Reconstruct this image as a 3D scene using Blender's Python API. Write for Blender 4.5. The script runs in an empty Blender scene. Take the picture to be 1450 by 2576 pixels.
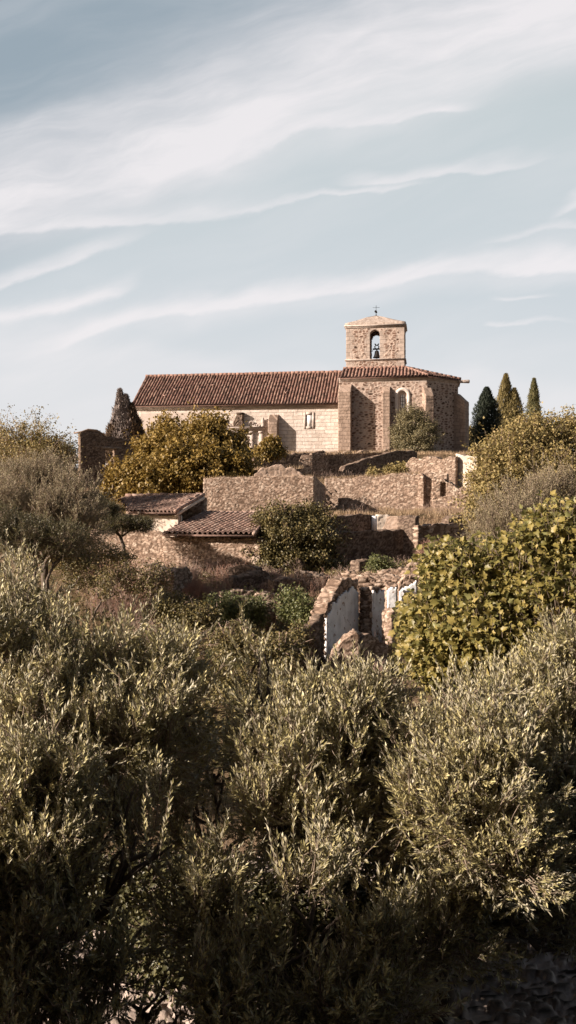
import bpy, math, random
import numpy as np
from mathutils import Vector
R_ = np.random.default_rng
F = 2400.0                       # focal length in photo units (photo taken as 1450 x 2576)
scene = bpy.context.scene
COL = scene.collection

def pt(px, py, Y):
    return np.array([(px-725.0)/F*Y, Y, (1288.0-py)/F*Y])

# ------------------------------------------------------------------ noise
def _h(ix, iy, iz, s):
    h = (ix.astype(np.int64)*73856093) ^ (iy.astype(np.int64)*19349663) ^ (iz.astype(np.int64)*83492791) ^ (s*2654435761)
    h = h & 0xffffffff
    h = ((h ^ (h >> 15))*2246822519) & 0xffffffff
    h = ((h ^ (h >> 13))*3266489917) & 0xffffffff
    return h ^ (h >> 16)
def vnoise(P, s=0):
    P = np.atleast_2d(np.asarray(P, float)); I = np.floor(P).astype(np.int64); f = P-I; f = f*f*(3-2*f)
    out = np.zeros(len(P))
    for dx in (0, 1):
        for dy in (0, 1):
            for dz in (0, 1):
                w = (f[:,0] if dx else 1-f[:,0])*(f[:,1] if dy else 1-f[:,1])*(f[:,2] if dz else 1-f[:,2])
                out += w*((_h(I[:,0]+dx, I[:,1]+dy, I[:,2]+dz, s) & 65535)/65535.0)
    return out
def fbm(P, s=0, o=3):
    P = np.atleast_2d(np.asarray(P, float)); t = 0; a = .5; n = 0
    for k in range(o):
        t = t+a*vnoise(P*2**k, s+k); n += a; a *= .5
    return t/n
def worley(P, s=0):
    I = np.floor(P).astype(np.int64); F1 = np.full(len(P), 9.0); F2 = np.full(len(P), 9.0); ID = np.zeros(len(P))
    for dx in (-1, 0, 1):
        for dy in (-1, 0, 1):
            for dz in (-1, 0, 1):
                h = _h(I[:,0]+dx, I[:,1]+dy, I[:,2]+dz, s)
                q = np.stack([I[:,0]+dx+.1+.8*(h & 1023)/1023, I[:,1]+dy+.1+.8*((h >> 10) & 1023)/1023, I[:,2]+dz+.15+.7*((h >> 20) & 1023)/1023], 1)
                d = np.sqrt(((P-q)**2).sum(1)); c = d < F1
                F2 = np.where(c, F1, np.minimum(F2, d)); ID = np.where(c, ((h*7919) & 65535)/65535.0, ID); F1 = np.where(c, d, F1)
    return F1, F2, ID
def sst(a, b, x):
    t = np.clip((x-a)/(b-a), 0, 1); return t*t*(3-2*t)
def norm(v):
    v = np.asarray(v, float); return v/np.maximum(np.linalg.norm(v, axis=-1, keepdims=True), 1e-9)

# ------------------------------------------------------------------ scene graph
def tag(o, label=None, cat=None, group=None, kind=None):
    if label: o['label'] = label
    if cat: o['category'] = cat
    if group: o['group'] = group
    if kind or cat: o['kind'] = kind or 'thing'
    return o
def empty(name, loc, label, cat, group=None):
    o = bpy.data.objects.new(name, None); COL.objects.link(o); o.location = [float(v) for v in loc]; o.empty_display_size = .3
    return tag(o, label, cat, group)
WL = {}
def mesh(name, V, faces, mat, parent=None, attrs=None, smooth=False):
    """faces: list of int arrays (n,k). V in world space."""
    V = np.asarray(V, float)
    off = np.zeros(3)
    p = parent
    while p is not None:
        off += np.array(p.location); p = p.parent
    me = bpy.data.meshes.new(name)
    faces = [np.asarray(f, np.int64) for f in faces if len(f)]
    nl = sum(f.size for f in faces); nf = sum(len(f) for f in faces)
    me.vertices.add(len(V)); me.vertices.foreach_set('co', (V-off).astype(np.float32).ravel())
    me.loops.add(nl); me.loops.foreach_set('vertex_index', np.concatenate([f.ravel() for f in faces]).astype(np.int32))
    me.polygons.add(nf)
    cnt = np.concatenate([np.full(len(f), f.shape[1]) for f in faces])
    me.polygons.foreach_set('loop_start', np.concatenate([[0], np.cumsum(cnt)[:-1]]).astype(np.int32))
    me.polygons.foreach_set('loop_total', cnt.astype(np.int32))
    me.update(calc_edges=True)
    if smooth: me.polygons.foreach_set('use_smooth', np.ones(nf, bool))
    for k, a in (attrs or {}).items():
        a = np.asarray(a, np.float32)
        if a.ndim == 2:
            at = me.attributes.new(k, 'FLOAT_VECTOR', 'POINT'); at.data.foreach_set('vector', a.ravel())
        else:
            at = me.attributes.new(k, 'FLOAT', 'POINT'); at.data.foreach_set('value', a.ravel())
    me.materials.append(mat)
    o = bpy.data.objects.new(name, me); COL.objects.link(o)
    if parent is not None: o.parent = parent
    return o
class MB:
    """collects pieces (verts + faces) into one mesh"""
    def __init__(s): s.V = []; s.F = []; s.A = {}; s.n = 0
    def add(s, V, faces, **at):
        V = np.asarray(V, float)
        for f in faces:
            if len(f): s.F.append(np.asarray(f)+s.n)
        s.V.append(V)
        for k in set(list(s.A)+list(at)):
            if k not in s.A: s.A[k] = [np.zeros(s.n)] if s.n else []
            s.A[k].append(np.broadcast_to(np.asarray(at.get(k, 0.0), float), (len(V),)))
        s.n += len(V); return s
    def box(s, p0, p1, T=None, **at):
        p0 = np.array(p0, float); p1 = np.array(p1, float); lo = np.minimum(p0, p1); hi = np.maximum(p0, p1)
        c = np.array([[lo[0],lo[1],lo[2]],[hi[0],lo[1],lo[2]],[hi[0],hi[1],lo[2]],[lo[0],hi[1],lo[2]],[lo[0],lo[1],hi[2]],[hi[0],lo[1],hi[2]],[hi[0],hi[1],hi[2]],[lo[0],hi[1],hi[2]]])
        f = np.array([[0,3,2,1],[4,5,6,7],[0,1,5,4],[1,2,6,5],[2,3,7,6],[3,0,4,7]])
        if T is not None: c = T(c)
        return s.add(c, [f], **at)
    def tube(s, pts, rad, n=6, cap=True, **at):
        pts = np.asarray(pts, float); rad = np.broadcast_to(rad, (len(pts),)); t = norm(np.gradient(pts, axis=0))
        ref = np.array([.31, .87, .2]); V = []
        for i in range(len(pts)):
            a = norm(np.cross(t[i], ref)); b = np.cross(t[i], a); an = np.arange(n)/n*2*np.pi
            V.append(pts[i]+rad[i]*(np.cos(an)[:,None]*a+np.sin(an)[:,None]*b))
        V = np.concatenate(V); q = []
        for i in range(len(pts)-1):
            for k in range(n): q.append([i*n+k, i*n+(k+1)%n, (i+1)*n+(k+1)%n, (i+1)*n+k])
        fs = [np.array(q)]
        if cap: fs += [np.array([list(range(n))[::-1]]), np.array([[(len(pts)-1)*n+k for k in range(n)]])]
        return s.add(V, fs, **at)
    def build(s, name, mat, parent=None, smooth=False, mat2=None):
        V = np.concatenate(s.V)
        by = {}
        for f in s.F: by.setdefault(f.shape[1], []).append(f)
        o = mesh(name, V, [np.concatenate(v) for v in by.values()], mat, parent, {k: np.concatenate(v) for k, v in s.A.items()}, smooth)
        if mat2:                                    # four-cornered faces (twigs) take the second material
            o.data.materials.append(mat2); n = len(o.data.polygons); lt = np.zeros(n, np.int32); o.data.polygons.foreach_get('loop_total', lt)
            o.data.polygons.foreach_set('material_index', (lt == 4).astype(np.int32))
        return o
def sticks(A, B, ra, rb):
    """three sided tapering sticks between point arrays"""
    A = np.asarray(A); B = np.asarray(B); N = len(A); d = norm(B-A); ref = np.where(np.abs(d[:,2:3]) > .9, [[1.,0,0]], [[0,0,1.]])
    a = norm(np.cross(d, ref)); b = np.cross(d, a); V = np.zeros((N, 6, 3))
    ra = np.broadcast_to(ra, (N,)); rb = np.broadcast_to(rb, (N,))
    for k in range(3):
        c = math.cos(k*2.0944); sn = math.sin(k*2.0944); o = c*a+sn*b
        V[:,k] = A+o*ra[:,None]; V[:,3+k] = B+o*rb[:,None]
    base = (np.arange(N)*6)[:,None]
    q = np.concatenate([base+np.array([[0,1,4,3]]), base+np.array([[1,2,5,4]]), base+np.array([[2,0,3,5]])])
    return V.reshape(-1, 3), q

# ------------------------------------------------------------------ materials
def new_mat(name):
    m = bpy.data.materials.new(name); m.use_nodes = True; nt = m.node_tree; nt.nodes.clear()
    out = nt.nodes.new('ShaderNodeOutputMaterial'); b = nt.nodes.new('ShaderNodeBsdfPrincipled')
    nt.links.new(b.outputs[0], out.inputs[0]); b.inputs['Roughness'].default_value = .85
    try: b.inputs['Specular IOR Level'].default_value = .25
    except Exception: pass
    return m, nt, b, out
def N(nt, t, **kw):
    n = nt.nodes.new(t)
    for k, v in kw.items():
        if k in ('inp',):
            for kk, vv in v.items():
                if isinstance(vv, bpy.types.NodeSocket): nt.links.new(vv, n.inputs[kk])
                else: n.inputs[kk].default_value = vv
        else: setattr(n, k, v)
    return n
def c4(c): return (c[0], c[1], c[2], 1)
def mixc(nt, f, a, b, bt='MIX'):
    n = nt.nodes.new('ShaderNodeMix'); n.data_type = 'RGBA'; n.blend_type = bt
    for i, v in ((0, f), (6, a), (7, b)):
        if isinstance(v, bpy.types.NodeSocket): nt.links.new(v, n.inputs[i])
        else: n.inputs[i].default_value = v if i == 0 else c4(v)
    return n.outputs[2]
def ramp(nt, f, stops):
    n = nt.nodes.new('ShaderNodeValToRGB'); e = n.color_ramp.elements
    while len(e) < len(stops): e.new(.5)
    for i, (p, c) in enumerate(stops): e[i].position = p; e[i].color = c4(c) if len(c) == 3 else c
    nt.links.new(f, n.inputs[0]); return n.outputs[0]
def mth(nt, op, a, b=None, c=None, clamp=False):
    n = nt.nodes.new('ShaderNodeMath'); n.operation = op; n.use_clamp = clamp
    for i, v in enumerate((a, b, c)):
        if v is None: continue
        if isinstance(v, bpy.types.NodeSocket): nt.links.new(v, n.inputs[i])
        else: n.inputs[i].default_value = v
    return n.outputs[0]
def attr(nt, name, vec=False):
    n = nt.nodes.new('ShaderNodeAttribute'); n.attribute_name = name
    return n.outputs['Vector'] if vec else n.outputs['Fac']
def noise(nt, vec, sc, det=4, rough=.6, dist=0):
    n = N(nt, 'ShaderNodeTexNoise', inp={'Scale': sc, 'Detail': det, 'Roughness': rough, 'Distortion': dist})
    if vec is not None: nt.links.new(vec, n.inputs['Vector'])
    return n.outputs['Fac']
def objco(nt):
    n = nt.nodes.new('ShaderNodeNewGeometry'); return n.outputs['Position']
def bump(nt, b, h, dist, st=1.0):
    n = nt.nodes.new('ShaderNodeBump'); n.inputs['Distance'].default_value = dist; n.inputs['Strength'].default_value = st
    nt.links.new(h, n.inputs['Height']); nt.links.new(n.outputs[0], b.inputs['Normal'])

def stone_mat(name, cols, mortar, quoin=None, dirt=.5, dirtc=(.10,.075,.055), lichen=None):
    m, nt, b, o = new_mat(name); co = objco(nt)
    s = ramp(nt, attr(nt, 'sid'), [(i/(len(cols)-1+1e-6), c) for i, c in enumerate(cols)])
    fine = noise(nt, co, 14, 5, .7)
    s = mixc(nt, .55, s, ramp(nt, fine, [(.3, (.45,.42,.4)), (.7, (1.25,1.2,1.15))]), 'MULTIPLY')
    mo = mixc(nt, .6, mortar, ramp(nt, noise(nt, co, 9, 4), [(.3, (.6,.58,.56)), (.7, (1.15,1.12,1.1))]), 'MULTIPLY')
    c = mixc(nt, attr(nt, 'mort'), s, mo)
    if quoin:
        lc = attr(nt, 'lc', True)
        br = N(nt, 'ShaderNodeTexBrick', inp={'Vector': lc, 'Color1': c4(quoin), 'Color2': c4([q*.72 for q in quoin]), 'Mortar': c4([q*.45 for q in quoin]), 'Scale': 1.0, 'Mortar Size': .018, 'Brick Width': .62, 'Row Height': .36, 'Bias': -.2})
        qc = mixc(nt, .5, br.outputs['Color'], ramp(nt, noise(nt, co, 5, 5), [(.3, (.6,.55,.52)), (.65, (1.12,1.1,1.08))]), 'MULTIPLY')
        c = mixc(nt, attr(nt, 'qn'), c, qc)
    dn = noise(nt, co, .9, 5, .65)
    dn = ramp(nt, dn, [(.48, (0,0,0)), (.72, (1,1,1))])
    c = mixc(nt, mth(nt, 'MULTIPLY', dn, dirt), c, dirtc)
    if lichen:
        ln = ramp(nt, noise(nt, co, 3.1, 5, .7), [(.56, (0,0,0)), (.66, (1,1,1))])
        c = mixc(nt, mth(nt, 'MULTIPLY', ln, .5), c, lichen)
    nt.links.new(c, b.inputs['Base Color']); b.inputs['Roughness'].default_value = 1.0; b.inputs['Specular IOR Level'].default_value = .02
    bump(nt, b, noise(nt, co, 22, 5, .7), .015, .7)
    return m
def ashlar_mat(name, c1, c2, mort, w=.85, h=.33, dirt=.45, dirtc=(.2,.14,.1), lc='lc'):
    m, nt, b, o = new_mat(name); co = objco(nt); v = attr(nt, lc, True)
    wob = N(nt, 'ShaderNodeTexNoise', inp={'Vector': v, 'Scale': .9, 'Detail': 2.0})
    vv = N(nt, 'ShaderNodeVectorMath', operation='MULTIPLY_ADD', inp={0: wob.outputs['Color'], 1: (.28, .10, 0), 2: v}).outputs[0]
    br = N(nt, 'ShaderNodeTexBrick', offset=.37, squash=1.35, squash_frequency=3, inp={'Vector': vv, 'Color1': c4(c1), 'Color2': c4(c2), 'Mortar': c4(mort), 'Scale': 1.0, 'Mortar Size': .016, 'Mortar Smooth': .3, 'Brick Width': w, 'Row Height': h, 'Bias': -.1})
    c = br.outputs['Color']
    c = mixc(nt, .55, c, ramp(nt, noise(nt, co, 4.5, 6, .7), [(.3, (.62,.56,.52)), (.6, (1.12,1.08,1.05))]), 'MULTIPLY')
    st = N(nt, 'ShaderNodeVectorMath', operation='MULTIPLY', inp={0: co, 1: (1.1, 1.1, .28)}).outputs[0]
    dn = ramp(nt, noise(nt, st, 1.0, 6, .7), [(.5, (0,0,0)), (.75, (1,1,1))])
    c = mixc(nt, mth(nt, 'MULTIPLY', dn, dirt), c, dirtc)
    nt.links.new(c, b.inputs['Base Color']); b.inputs['Roughness'].default_value = .9
    hh = mth(nt, 'ADD', mth(nt, 'MULTIPLY', br.outputs['Fac'], -1.0), noise(nt, co, 12, 5, .7))
    bump(nt, b, hh, .03, .7)
    return m
def plain_mat(name, c1, c2, sc=3, rough=.85, bd=.01, metal=0, det=5, lo=.35, hi=.65, bs=16):
    m, nt, b, o = new_mat(name); co = objco(nt)
    c = ramp(nt, noise(nt, co, sc, det, .65), [(lo, c1), (hi, c2)])
    nt.links.new(c, b.inputs['Base Color']); b.inputs['Roughness'].default_value = rough; b.inputs['Metallic'].default_value = metal
    bump(nt, b, noise(nt, co, bs, 5, .7), bd, .8)
    return m
def tile_mat(name, cols):
    m, nt, b, o = new_mat(name); co = objco(nt)
    c = ramp(nt, attr(nt, 'tid'), [(i/(len(cols)-1+1e-6), k) for i, k in enumerate(cols)])
    c = mixc(nt, .6, c, ramp(nt, noise(nt, co, 7, 6, .75), [(.35, (.35,.33,.32)), (.65, (1.2,1.15,1.1))]), 'MULTIPLY')
    dn = ramp(nt, noise(nt, co, .8, 5, .7), [(.5, (0,0,0)), (.7, (1,1,1))])
    c = mixc(nt, mth(nt, 'MULTIPLY', dn, .4), c, (.12,.09,.075))
    nt.links.new(c, b.inputs['Base Color']); b.inputs['Roughness'].default_value = .9
    bump(nt, b, noise(nt, co, 30, 4, .7), .015, .7)
    return m
def leaf_mat(name, cols, under=None, tr=.25, rough=.5, spec=.35):
    m, nt, b, o = new_mat(name)
    c = ramp(nt, attr(nt, 'lr'), [(i/(len(cols)-1+1e-6), k) for i, k in enumerate(cols)])
    if under:
        g = nt.nodes.new('ShaderNodeNewGeometry'); c = mixc(nt, g.outputs['Backfacing'], c, under)
    nt.links.new(c, b.inputs['Base Color']); b.inputs['Roughness'].default_value = rough; b.inputs['Specular IOR Level'].default_value = spec
    t = nt.nodes.new('ShaderNodeBsdfTranslucent'); nt.links.new(c, t.inputs[0])
    mx = nt.nodes.new('ShaderNodeMixShader'); mx.inputs[0].default_value = tr
    nt.links.new(b.outputs[0], mx.inputs[1]); nt.links.new(t.outputs[0], mx.inputs[2]); nt.links.new(mx.outputs[0], o.inputs[0])
    return m

M = {}
M['church_rubble'] = stone_mat('church_rubble', [(.045,.027,.02),(.14,.08,.058),(.2,.12,.09),(.08,.048,.036),(.28,.19,.15)], (.46,.37,.31), (.48,.4,.345), .3)
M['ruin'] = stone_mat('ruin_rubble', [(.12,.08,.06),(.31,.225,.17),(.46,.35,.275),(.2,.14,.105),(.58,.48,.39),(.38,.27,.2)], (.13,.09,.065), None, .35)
M['ruin_dark'] = stone_mat('ruin_rubble_dark', [(.08,.058,.045),(.19,.14,.11),(.3,.23,.18),(.14,.105,.08)], (.08,.056,.044), None, .5)  # darker stone and mortar than the other ruin rubble
M['ruin_cap'] = stone_mat('ruin_mortared', [(.3,.22,.17),(.36,.27,.21),(.45,.35,.28)], (.4,.31,.25), None, .3)
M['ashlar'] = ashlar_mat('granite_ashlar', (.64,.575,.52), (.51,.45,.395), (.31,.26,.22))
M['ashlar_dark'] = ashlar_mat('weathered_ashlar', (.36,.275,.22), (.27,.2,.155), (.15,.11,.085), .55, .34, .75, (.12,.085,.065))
M['plaster'] = plain_mat('tan_render', (.42,.345,.295), (.55,.47,.41), .8, bd=.008, lo=.3, hi=.7)
M['trim'] = plain_mat('granite_trim', (.3,.24,.205), (.52,.45,.4), 3, bd=.015)
M['roof'] = tile_mat('clay_roof_tiles', [(.08,.05,.04),(.17,.1,.08),(.27,.155,.125),(.21,.125,.1),(.36,.24,.19),(.12,.075,.06)])
M['roof_old'] = tile_mat('weathered_roof_tiles', [(.13,.09,.072),(.25,.165,.135),(.33,.225,.18),(.2,.14,.115),(.42,.32,.265)])
M['roof_cap'] = tile_mat('clay_ridge_tiles', [(.25,.15,.118),(.33,.21,.17)])
def wash_mat():
    m, nt, b, o = new_mat('peeling_whitewash'); co = objco(nt)
    c = ramp(nt, noise(nt, co, 3, 5, .65), [(.3, (.62,.62,.62)), (.6, (.82,.82,.82))])
    st = N(nt, 'ShaderNodeVectorMath', operation='MULTIPLY', inp={0: co, 1: (7, 7, .8)}).outputs[0]
    c = mixc(nt, mth(nt, 'MULTIPLY', ramp(nt, noise(nt, st, 1, 5, .7), [(.5, (0,0,0)), (.7, (1,1,1))]), .4), c, (.4,.38,.36))
    c = mixc(nt, ramp(nt, noise(nt, co, 5.5, 6, .75), [(.60, (0,0,0)), (.63, (1,1,1))]), c, (.3,.22,.17))
    nt.links.new(c, b.inputs['Base Color']); b.inputs['Roughness'].default_value = .9; bump(nt, b, noise(nt, co, 12, 6, .7), .02, .8)
    return m
M['white'] = wash_mat()
M['cream'] = plain_mat('cream_render', (.36,.29,.23), (.58,.5,.42), 2.2, bd=.01)
M['pane'] = plain_mat('pale_window_board', (.6,.6,.6), (.78,.77,.75), 2, .6)
M['glass'] = plain_mat('old_glass', (.16,.16,.18), (.3,.3,.32), 4, .25)
M['iron'] = plain_mat('dark_iron', (.015,.014,.014), (.03,.027,.025), 8, .6, metal=.6)
M['wood'] = plain_mat('grey_wood', (.16,.12,.09), (.28,.22,.17), 6)
M['bark'] = plain_mat('olive_bark', (.07,.055,.042), (.16,.125,.1), 9, .95, .03)
M['twig'] = plain_mat('pale_twigs', (.2,.15,.11), (.32,.25,.19), 9, .9)
M['dry'] = plain_mat('dry_rust_twigs', (.24,.135,.1), (.36,.22,.165), 1.5, .9)
M['drygrey'] = plain_mat('dry_pale_twigs', (.26,.18,.14), (.42,.31,.25), 2.5, .9)
OL = [(.08,.078,.036),(.27,.238,.105),(.45,.395,.19),(.58,.505,.28)]
M['olive'] = leaf_mat('olive_leaves', OL, (.36,.325,.23), .08, .42)
M['olive_far'] = leaf_mat('olive_leaves_grey', [(.13,.115,.065),(.25,.215,.12),(.36,.305,.185)], (.33,.265,.18), .15, .55)
M['fig'] = leaf_mat('fig_leaves', [(.09,.085,.026),(.18,.155,.042),(.28,.225,.066),(.38,.295,.11)], (.24,.23,.09), .3, .45)
M['mulb'] = leaf_mat('yellowing_leaves', [(.12,.085,.025),(.21,.145,.035),(.29,.195,.05),(.36,.245,.075)], None, .3, .5)
M['scrub'] = leaf_mat('scrub_leaves', [(.14,.115,.05),(.23,.185,.07),(.33,.255,.1),(.38,.28,.13)], None, .25, .55)
M['holm'] = leaf_mat('holm_leaves', [(.11,.095,.05),(.18,.155,.08),(.26,.215,.115)], None, .15, .5)
M['holm_green'] = leaf_mat('green_leaves', [(.06,.07,.025),(.12,.13,.045),(.2,.2,.075)], None, .2, .5)
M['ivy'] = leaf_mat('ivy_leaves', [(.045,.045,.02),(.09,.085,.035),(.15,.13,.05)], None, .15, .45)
M['ivy_warm'] = leaf_mat('ivy_leaves_warm', [(.045,.04,.018),(.1,.085,.032),(.17,.135,.05),(.23,.175,.07)], None, .15, .5)
M['cyp_dark'] = leaf_mat('dark_cypress', [(.012,.018,.012),(.022,.03,.019),(.035,.042,.025)], None, .05, .6)
M['cyp_gold'] = leaf_mat('golden_cypress', [(.10,.08,.03),(.17,.135,.05),(.25,.19,.075)], None, .1, .6)
M['cyp_green'] = leaf_mat('green_cypress', [(.07,.07,.03),(.12,.11,.045),(.18,.155,.065)], None, .1, .6)
M['cyp_brown'] = leaf_mat('browning_cypress', [(.06,.04,.025),(.10,.065,.04),(.16,.105,.06)], None, .1, .6)
M['cyp_grey'] = leaf_mat('dead_grey_cypress', [(.14,.11,.10),(.23,.19,.17),(.32,.27,.25)], None, .05, .8)
M['weeds'] = leaf_mat('green_weeds', [(.05,.055,.02),(.10,.1,.035),(.16,.15,.055)], None, .25, .5)
M['drygrass'] = leaf_mat('dry_grass', [(.2,.125,.075),(.33,.23,.14),(.45,.34,.21)], None, .2, .7)

def ground_mat():
    m, nt, b, o = new_mat('dry_hillside'); co = objco(nt)
    c = ramp(nt, noise(nt, co, .55, 6, .7), [(.36, (.085,.085,.03)), (.46, (.15,.11,.065)), (.58, (.26,.185,.12)), (.7, (.34,.25,.165))])
    c = mixc(nt, .7, c, ramp(nt, noise(nt, co, 7, 6, .8), [(.35, (.3,.28,.26)), (.65, (1.25,1.2,1.15))]), 'MULTIPLY')
    nt.links.new(c, b.inputs['Base Color']); b.inputs['Roughness'].default_value = 1.0; b.inputs['Specular IOR Level'].default_value = .02
    bump(nt, b, noise(nt, co, 5, 8, .75), .15, 1)
    return m
M['ground'] = ground_mat()
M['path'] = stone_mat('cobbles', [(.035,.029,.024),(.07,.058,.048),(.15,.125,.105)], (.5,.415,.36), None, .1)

# ------------------------------------------------------------------ stone slabs
def slab(name, fr, L, H, T, cell, mat, parent=None, mask=None, warp=None, stone=(.2,.1,.03,.12), qn=None, seed=1, smooth=False):
    """extruded grid: fr=(origin, ux, uy, uz); x along the wall, y = thickness, z up; relief from 3D cells"""
    O, ux, uy, uz = [np.asarray(a, float) for a in fr]
    nx = max(1, round(L/cell)); nz = max(1, round(H/cell)); nt = max(1, round(T/(cell*1.5)))
    xs = np.linspace(0, L, nx+1); zs = np.linspace(0, H, nz+1); ys = np.linspace(0, T, nt+1)
    xc = (xs[:-1]+xs[1:])/2; zc = (zs[:-1]+zs[1:])/2
    mk = np.ones((nx, nz), bool) if mask is None else mask(*np.meshgrid(xc, zc, indexing='ij'))
    pad = np.zeros((nx+2, nz+2), bool); pad[1:-1,1:-1] = mk
    vid = lambda i, j, k: (i*(nz+1)+j)*(nt+1)+k
    q = []
    i, j = np.nonzero(mk)
    q.append(np.stack([vid(i,j,0), vid(i+1,j,0), vid(i+1,j+1,0), vid(i,j+1,0)], 1))
    q.append(np.stack([vid(i,j,nt), vid(i,j+1,nt), vid(i+1,j+1,nt), vid(i+1,j,nt)], 1))
    for (di, dj, a, b_) in ((-1,0,(0,1),(0,0)), (1,0,(1,0),(1,1)), (0,-1,(0,0),(1,0)), (0,1,(1,1),(0,1))):
        ii, jj = np.nonzero(mk & ~pad[1+di:nx+1+di, 1+dj:nz+1+dj])
        for k in range(nt):
            q.append(np.stack([vid(ii+a[0],jj+a[1],k), vid(ii+a[0],jj+a[1],k+1), vid(ii+b_[0],jj+b_[1],k+1), vid(ii+b_[0],jj+b_[1],k)], 1))
    q = np.concatenate(q); u, inv = np.unique(q.ravel(), return_inverse=True); q = inv.reshape(-1, 4)
    k = u % (nt+1); j = (u//(nt+1)) % (nz+1); i = u//((nt+1)*(nz+1))
    Lc = np.stack([xs[i], ys[k], zs[j]], 1); L0 = Lc.copy()
    if warp is not None: Lc = warp(Lc)
    V = O+Lc[:,0:1]*ux+Lc[:,1:2]*uy+Lc[:,2:3]*uz
    fn = np.cross(V[q[:,2]]-V[q[:,0]], V[q[:,3]]-V[q[:,1]]); vn = np.zeros_like(V)
    for c in range(4):
        for a in range(3): vn[:,a] += np.bincount(q[:,c], fn[:,a], len(V))
    # faces above are wound so that the normal points outward for ux x uz = -uy
    vn = norm(vn)
    sx, sz, amp, mw = stone
    wob = np.stack([vnoise(V*2.3, 5), vnoise(V*2.3, 6), vnoise(V*2.3, 7)], 1)*.12
    F1, F2, ID = worley((V+wob)/np.array([sx, sx, sz]), seed)
    e = F2-F1
    qv = np.zeros(len(V)) if qn is None else qn(L0).astype(float)
    d = amp*(sst(.02, .16, e)*(.4+ID*1.1)-.6)*(1-qv)+amp*.5*(fbm(V*4, 3)-.5)
    V = V+vn*d[:,None]
    mort = 1-sst(mw*.35, mw, e)
    return mesh(name, V, [q], mat, parent, {'sid': ID, 'mort': mort, 'qn': qv, 'lc': np.stack([L0[:,0]+L0[:,1]*.9, L0[:,2], L0[:,1]*0], 1)}, smooth)

def ridged(x, seed, a=.18, b=.1):
    P = np.stack([x*1.3+seed, x*0, x*0], 1); Q = np.stack([x*4.1+seed, x*0, x*0], 1)
    return (vnoise(P, 2)-.5)*2*a+(np.round(vnoise(Q, 3)*4)/4-.5)*2*b
def pwall(name, label, cat, x0, Y0, x1, Y1, prof, zb, T=.6, mat='ruin', cell=.06, stone=(.19,.095,.022,.18), holes=None, parent=None, rough=(.1,.07), seed=1, batter=0, group=None, extra=None):
    """free-standing wall whose front runs between two columns of view, top given as a profile (column,row)"""
    a = pt(x0, 1288, Y0); b = pt(x1, 1288, Y1); d = b-a; L = np.linalg.norm(d); ux = d/L; uz = np.array([0,0,1.]); uy = np.array([-ux[1], ux[0], 0])
    px = np.array([p[0] for p in prof], float); py = np.array([p[1] for p in prof], float)
    def pix(x):
        w = a[None]+x[:,None]*ux; return w[:,0]/w[:,1]*F+725, w[:,1]
    xs = np.linspace(0, L, 400); cp, YY = pix(xs); topz = (1288-np.interp(cp, px, py))/F*YY+ridged(xs, seed*7.3, *rough)
    H = topz.max()-zb
    def warp(c):
        t = np.interp(c[:,0], xs, topz)-zb; o = c.copy(); o[:,2] = c[:,2]/H*t
        tw = (vnoise(np.stack([c[:,0]*1.7, c[:,1]*3, c[:,0]*0], 1), seed)-.5)
        o[:,2] += sst(.85, 1, c[:,2]/H)*tw*.12
        if batter: o[:,1] = o[:,1]+batter*c[:,2]/H
        return o
    mask = None
    if holes:
        def mask(xx, zz):
            sh = xx.shape; x = xx.ravel(); t = np.interp(x, xs, topz)-zb; z = zb+zz.ravel()/H*t; cp, YY = pix(x); rp = 1288-z/YY*F
            ok = np.ones(len(x), bool)
            for h in holes: ok &= ~((cp > h[0]) & (cp < h[2]) & (rp > h[1]) & (rp < h[3]))
            return ok.reshape(sh)
    o = slab(name, (a+uz*zb, ux, uy, uz), L, H, T, cell, M[mat], parent, mask, warp, stone, None, seed)
    if parent is None: tag(o, label, cat, group)
    return o

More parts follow.
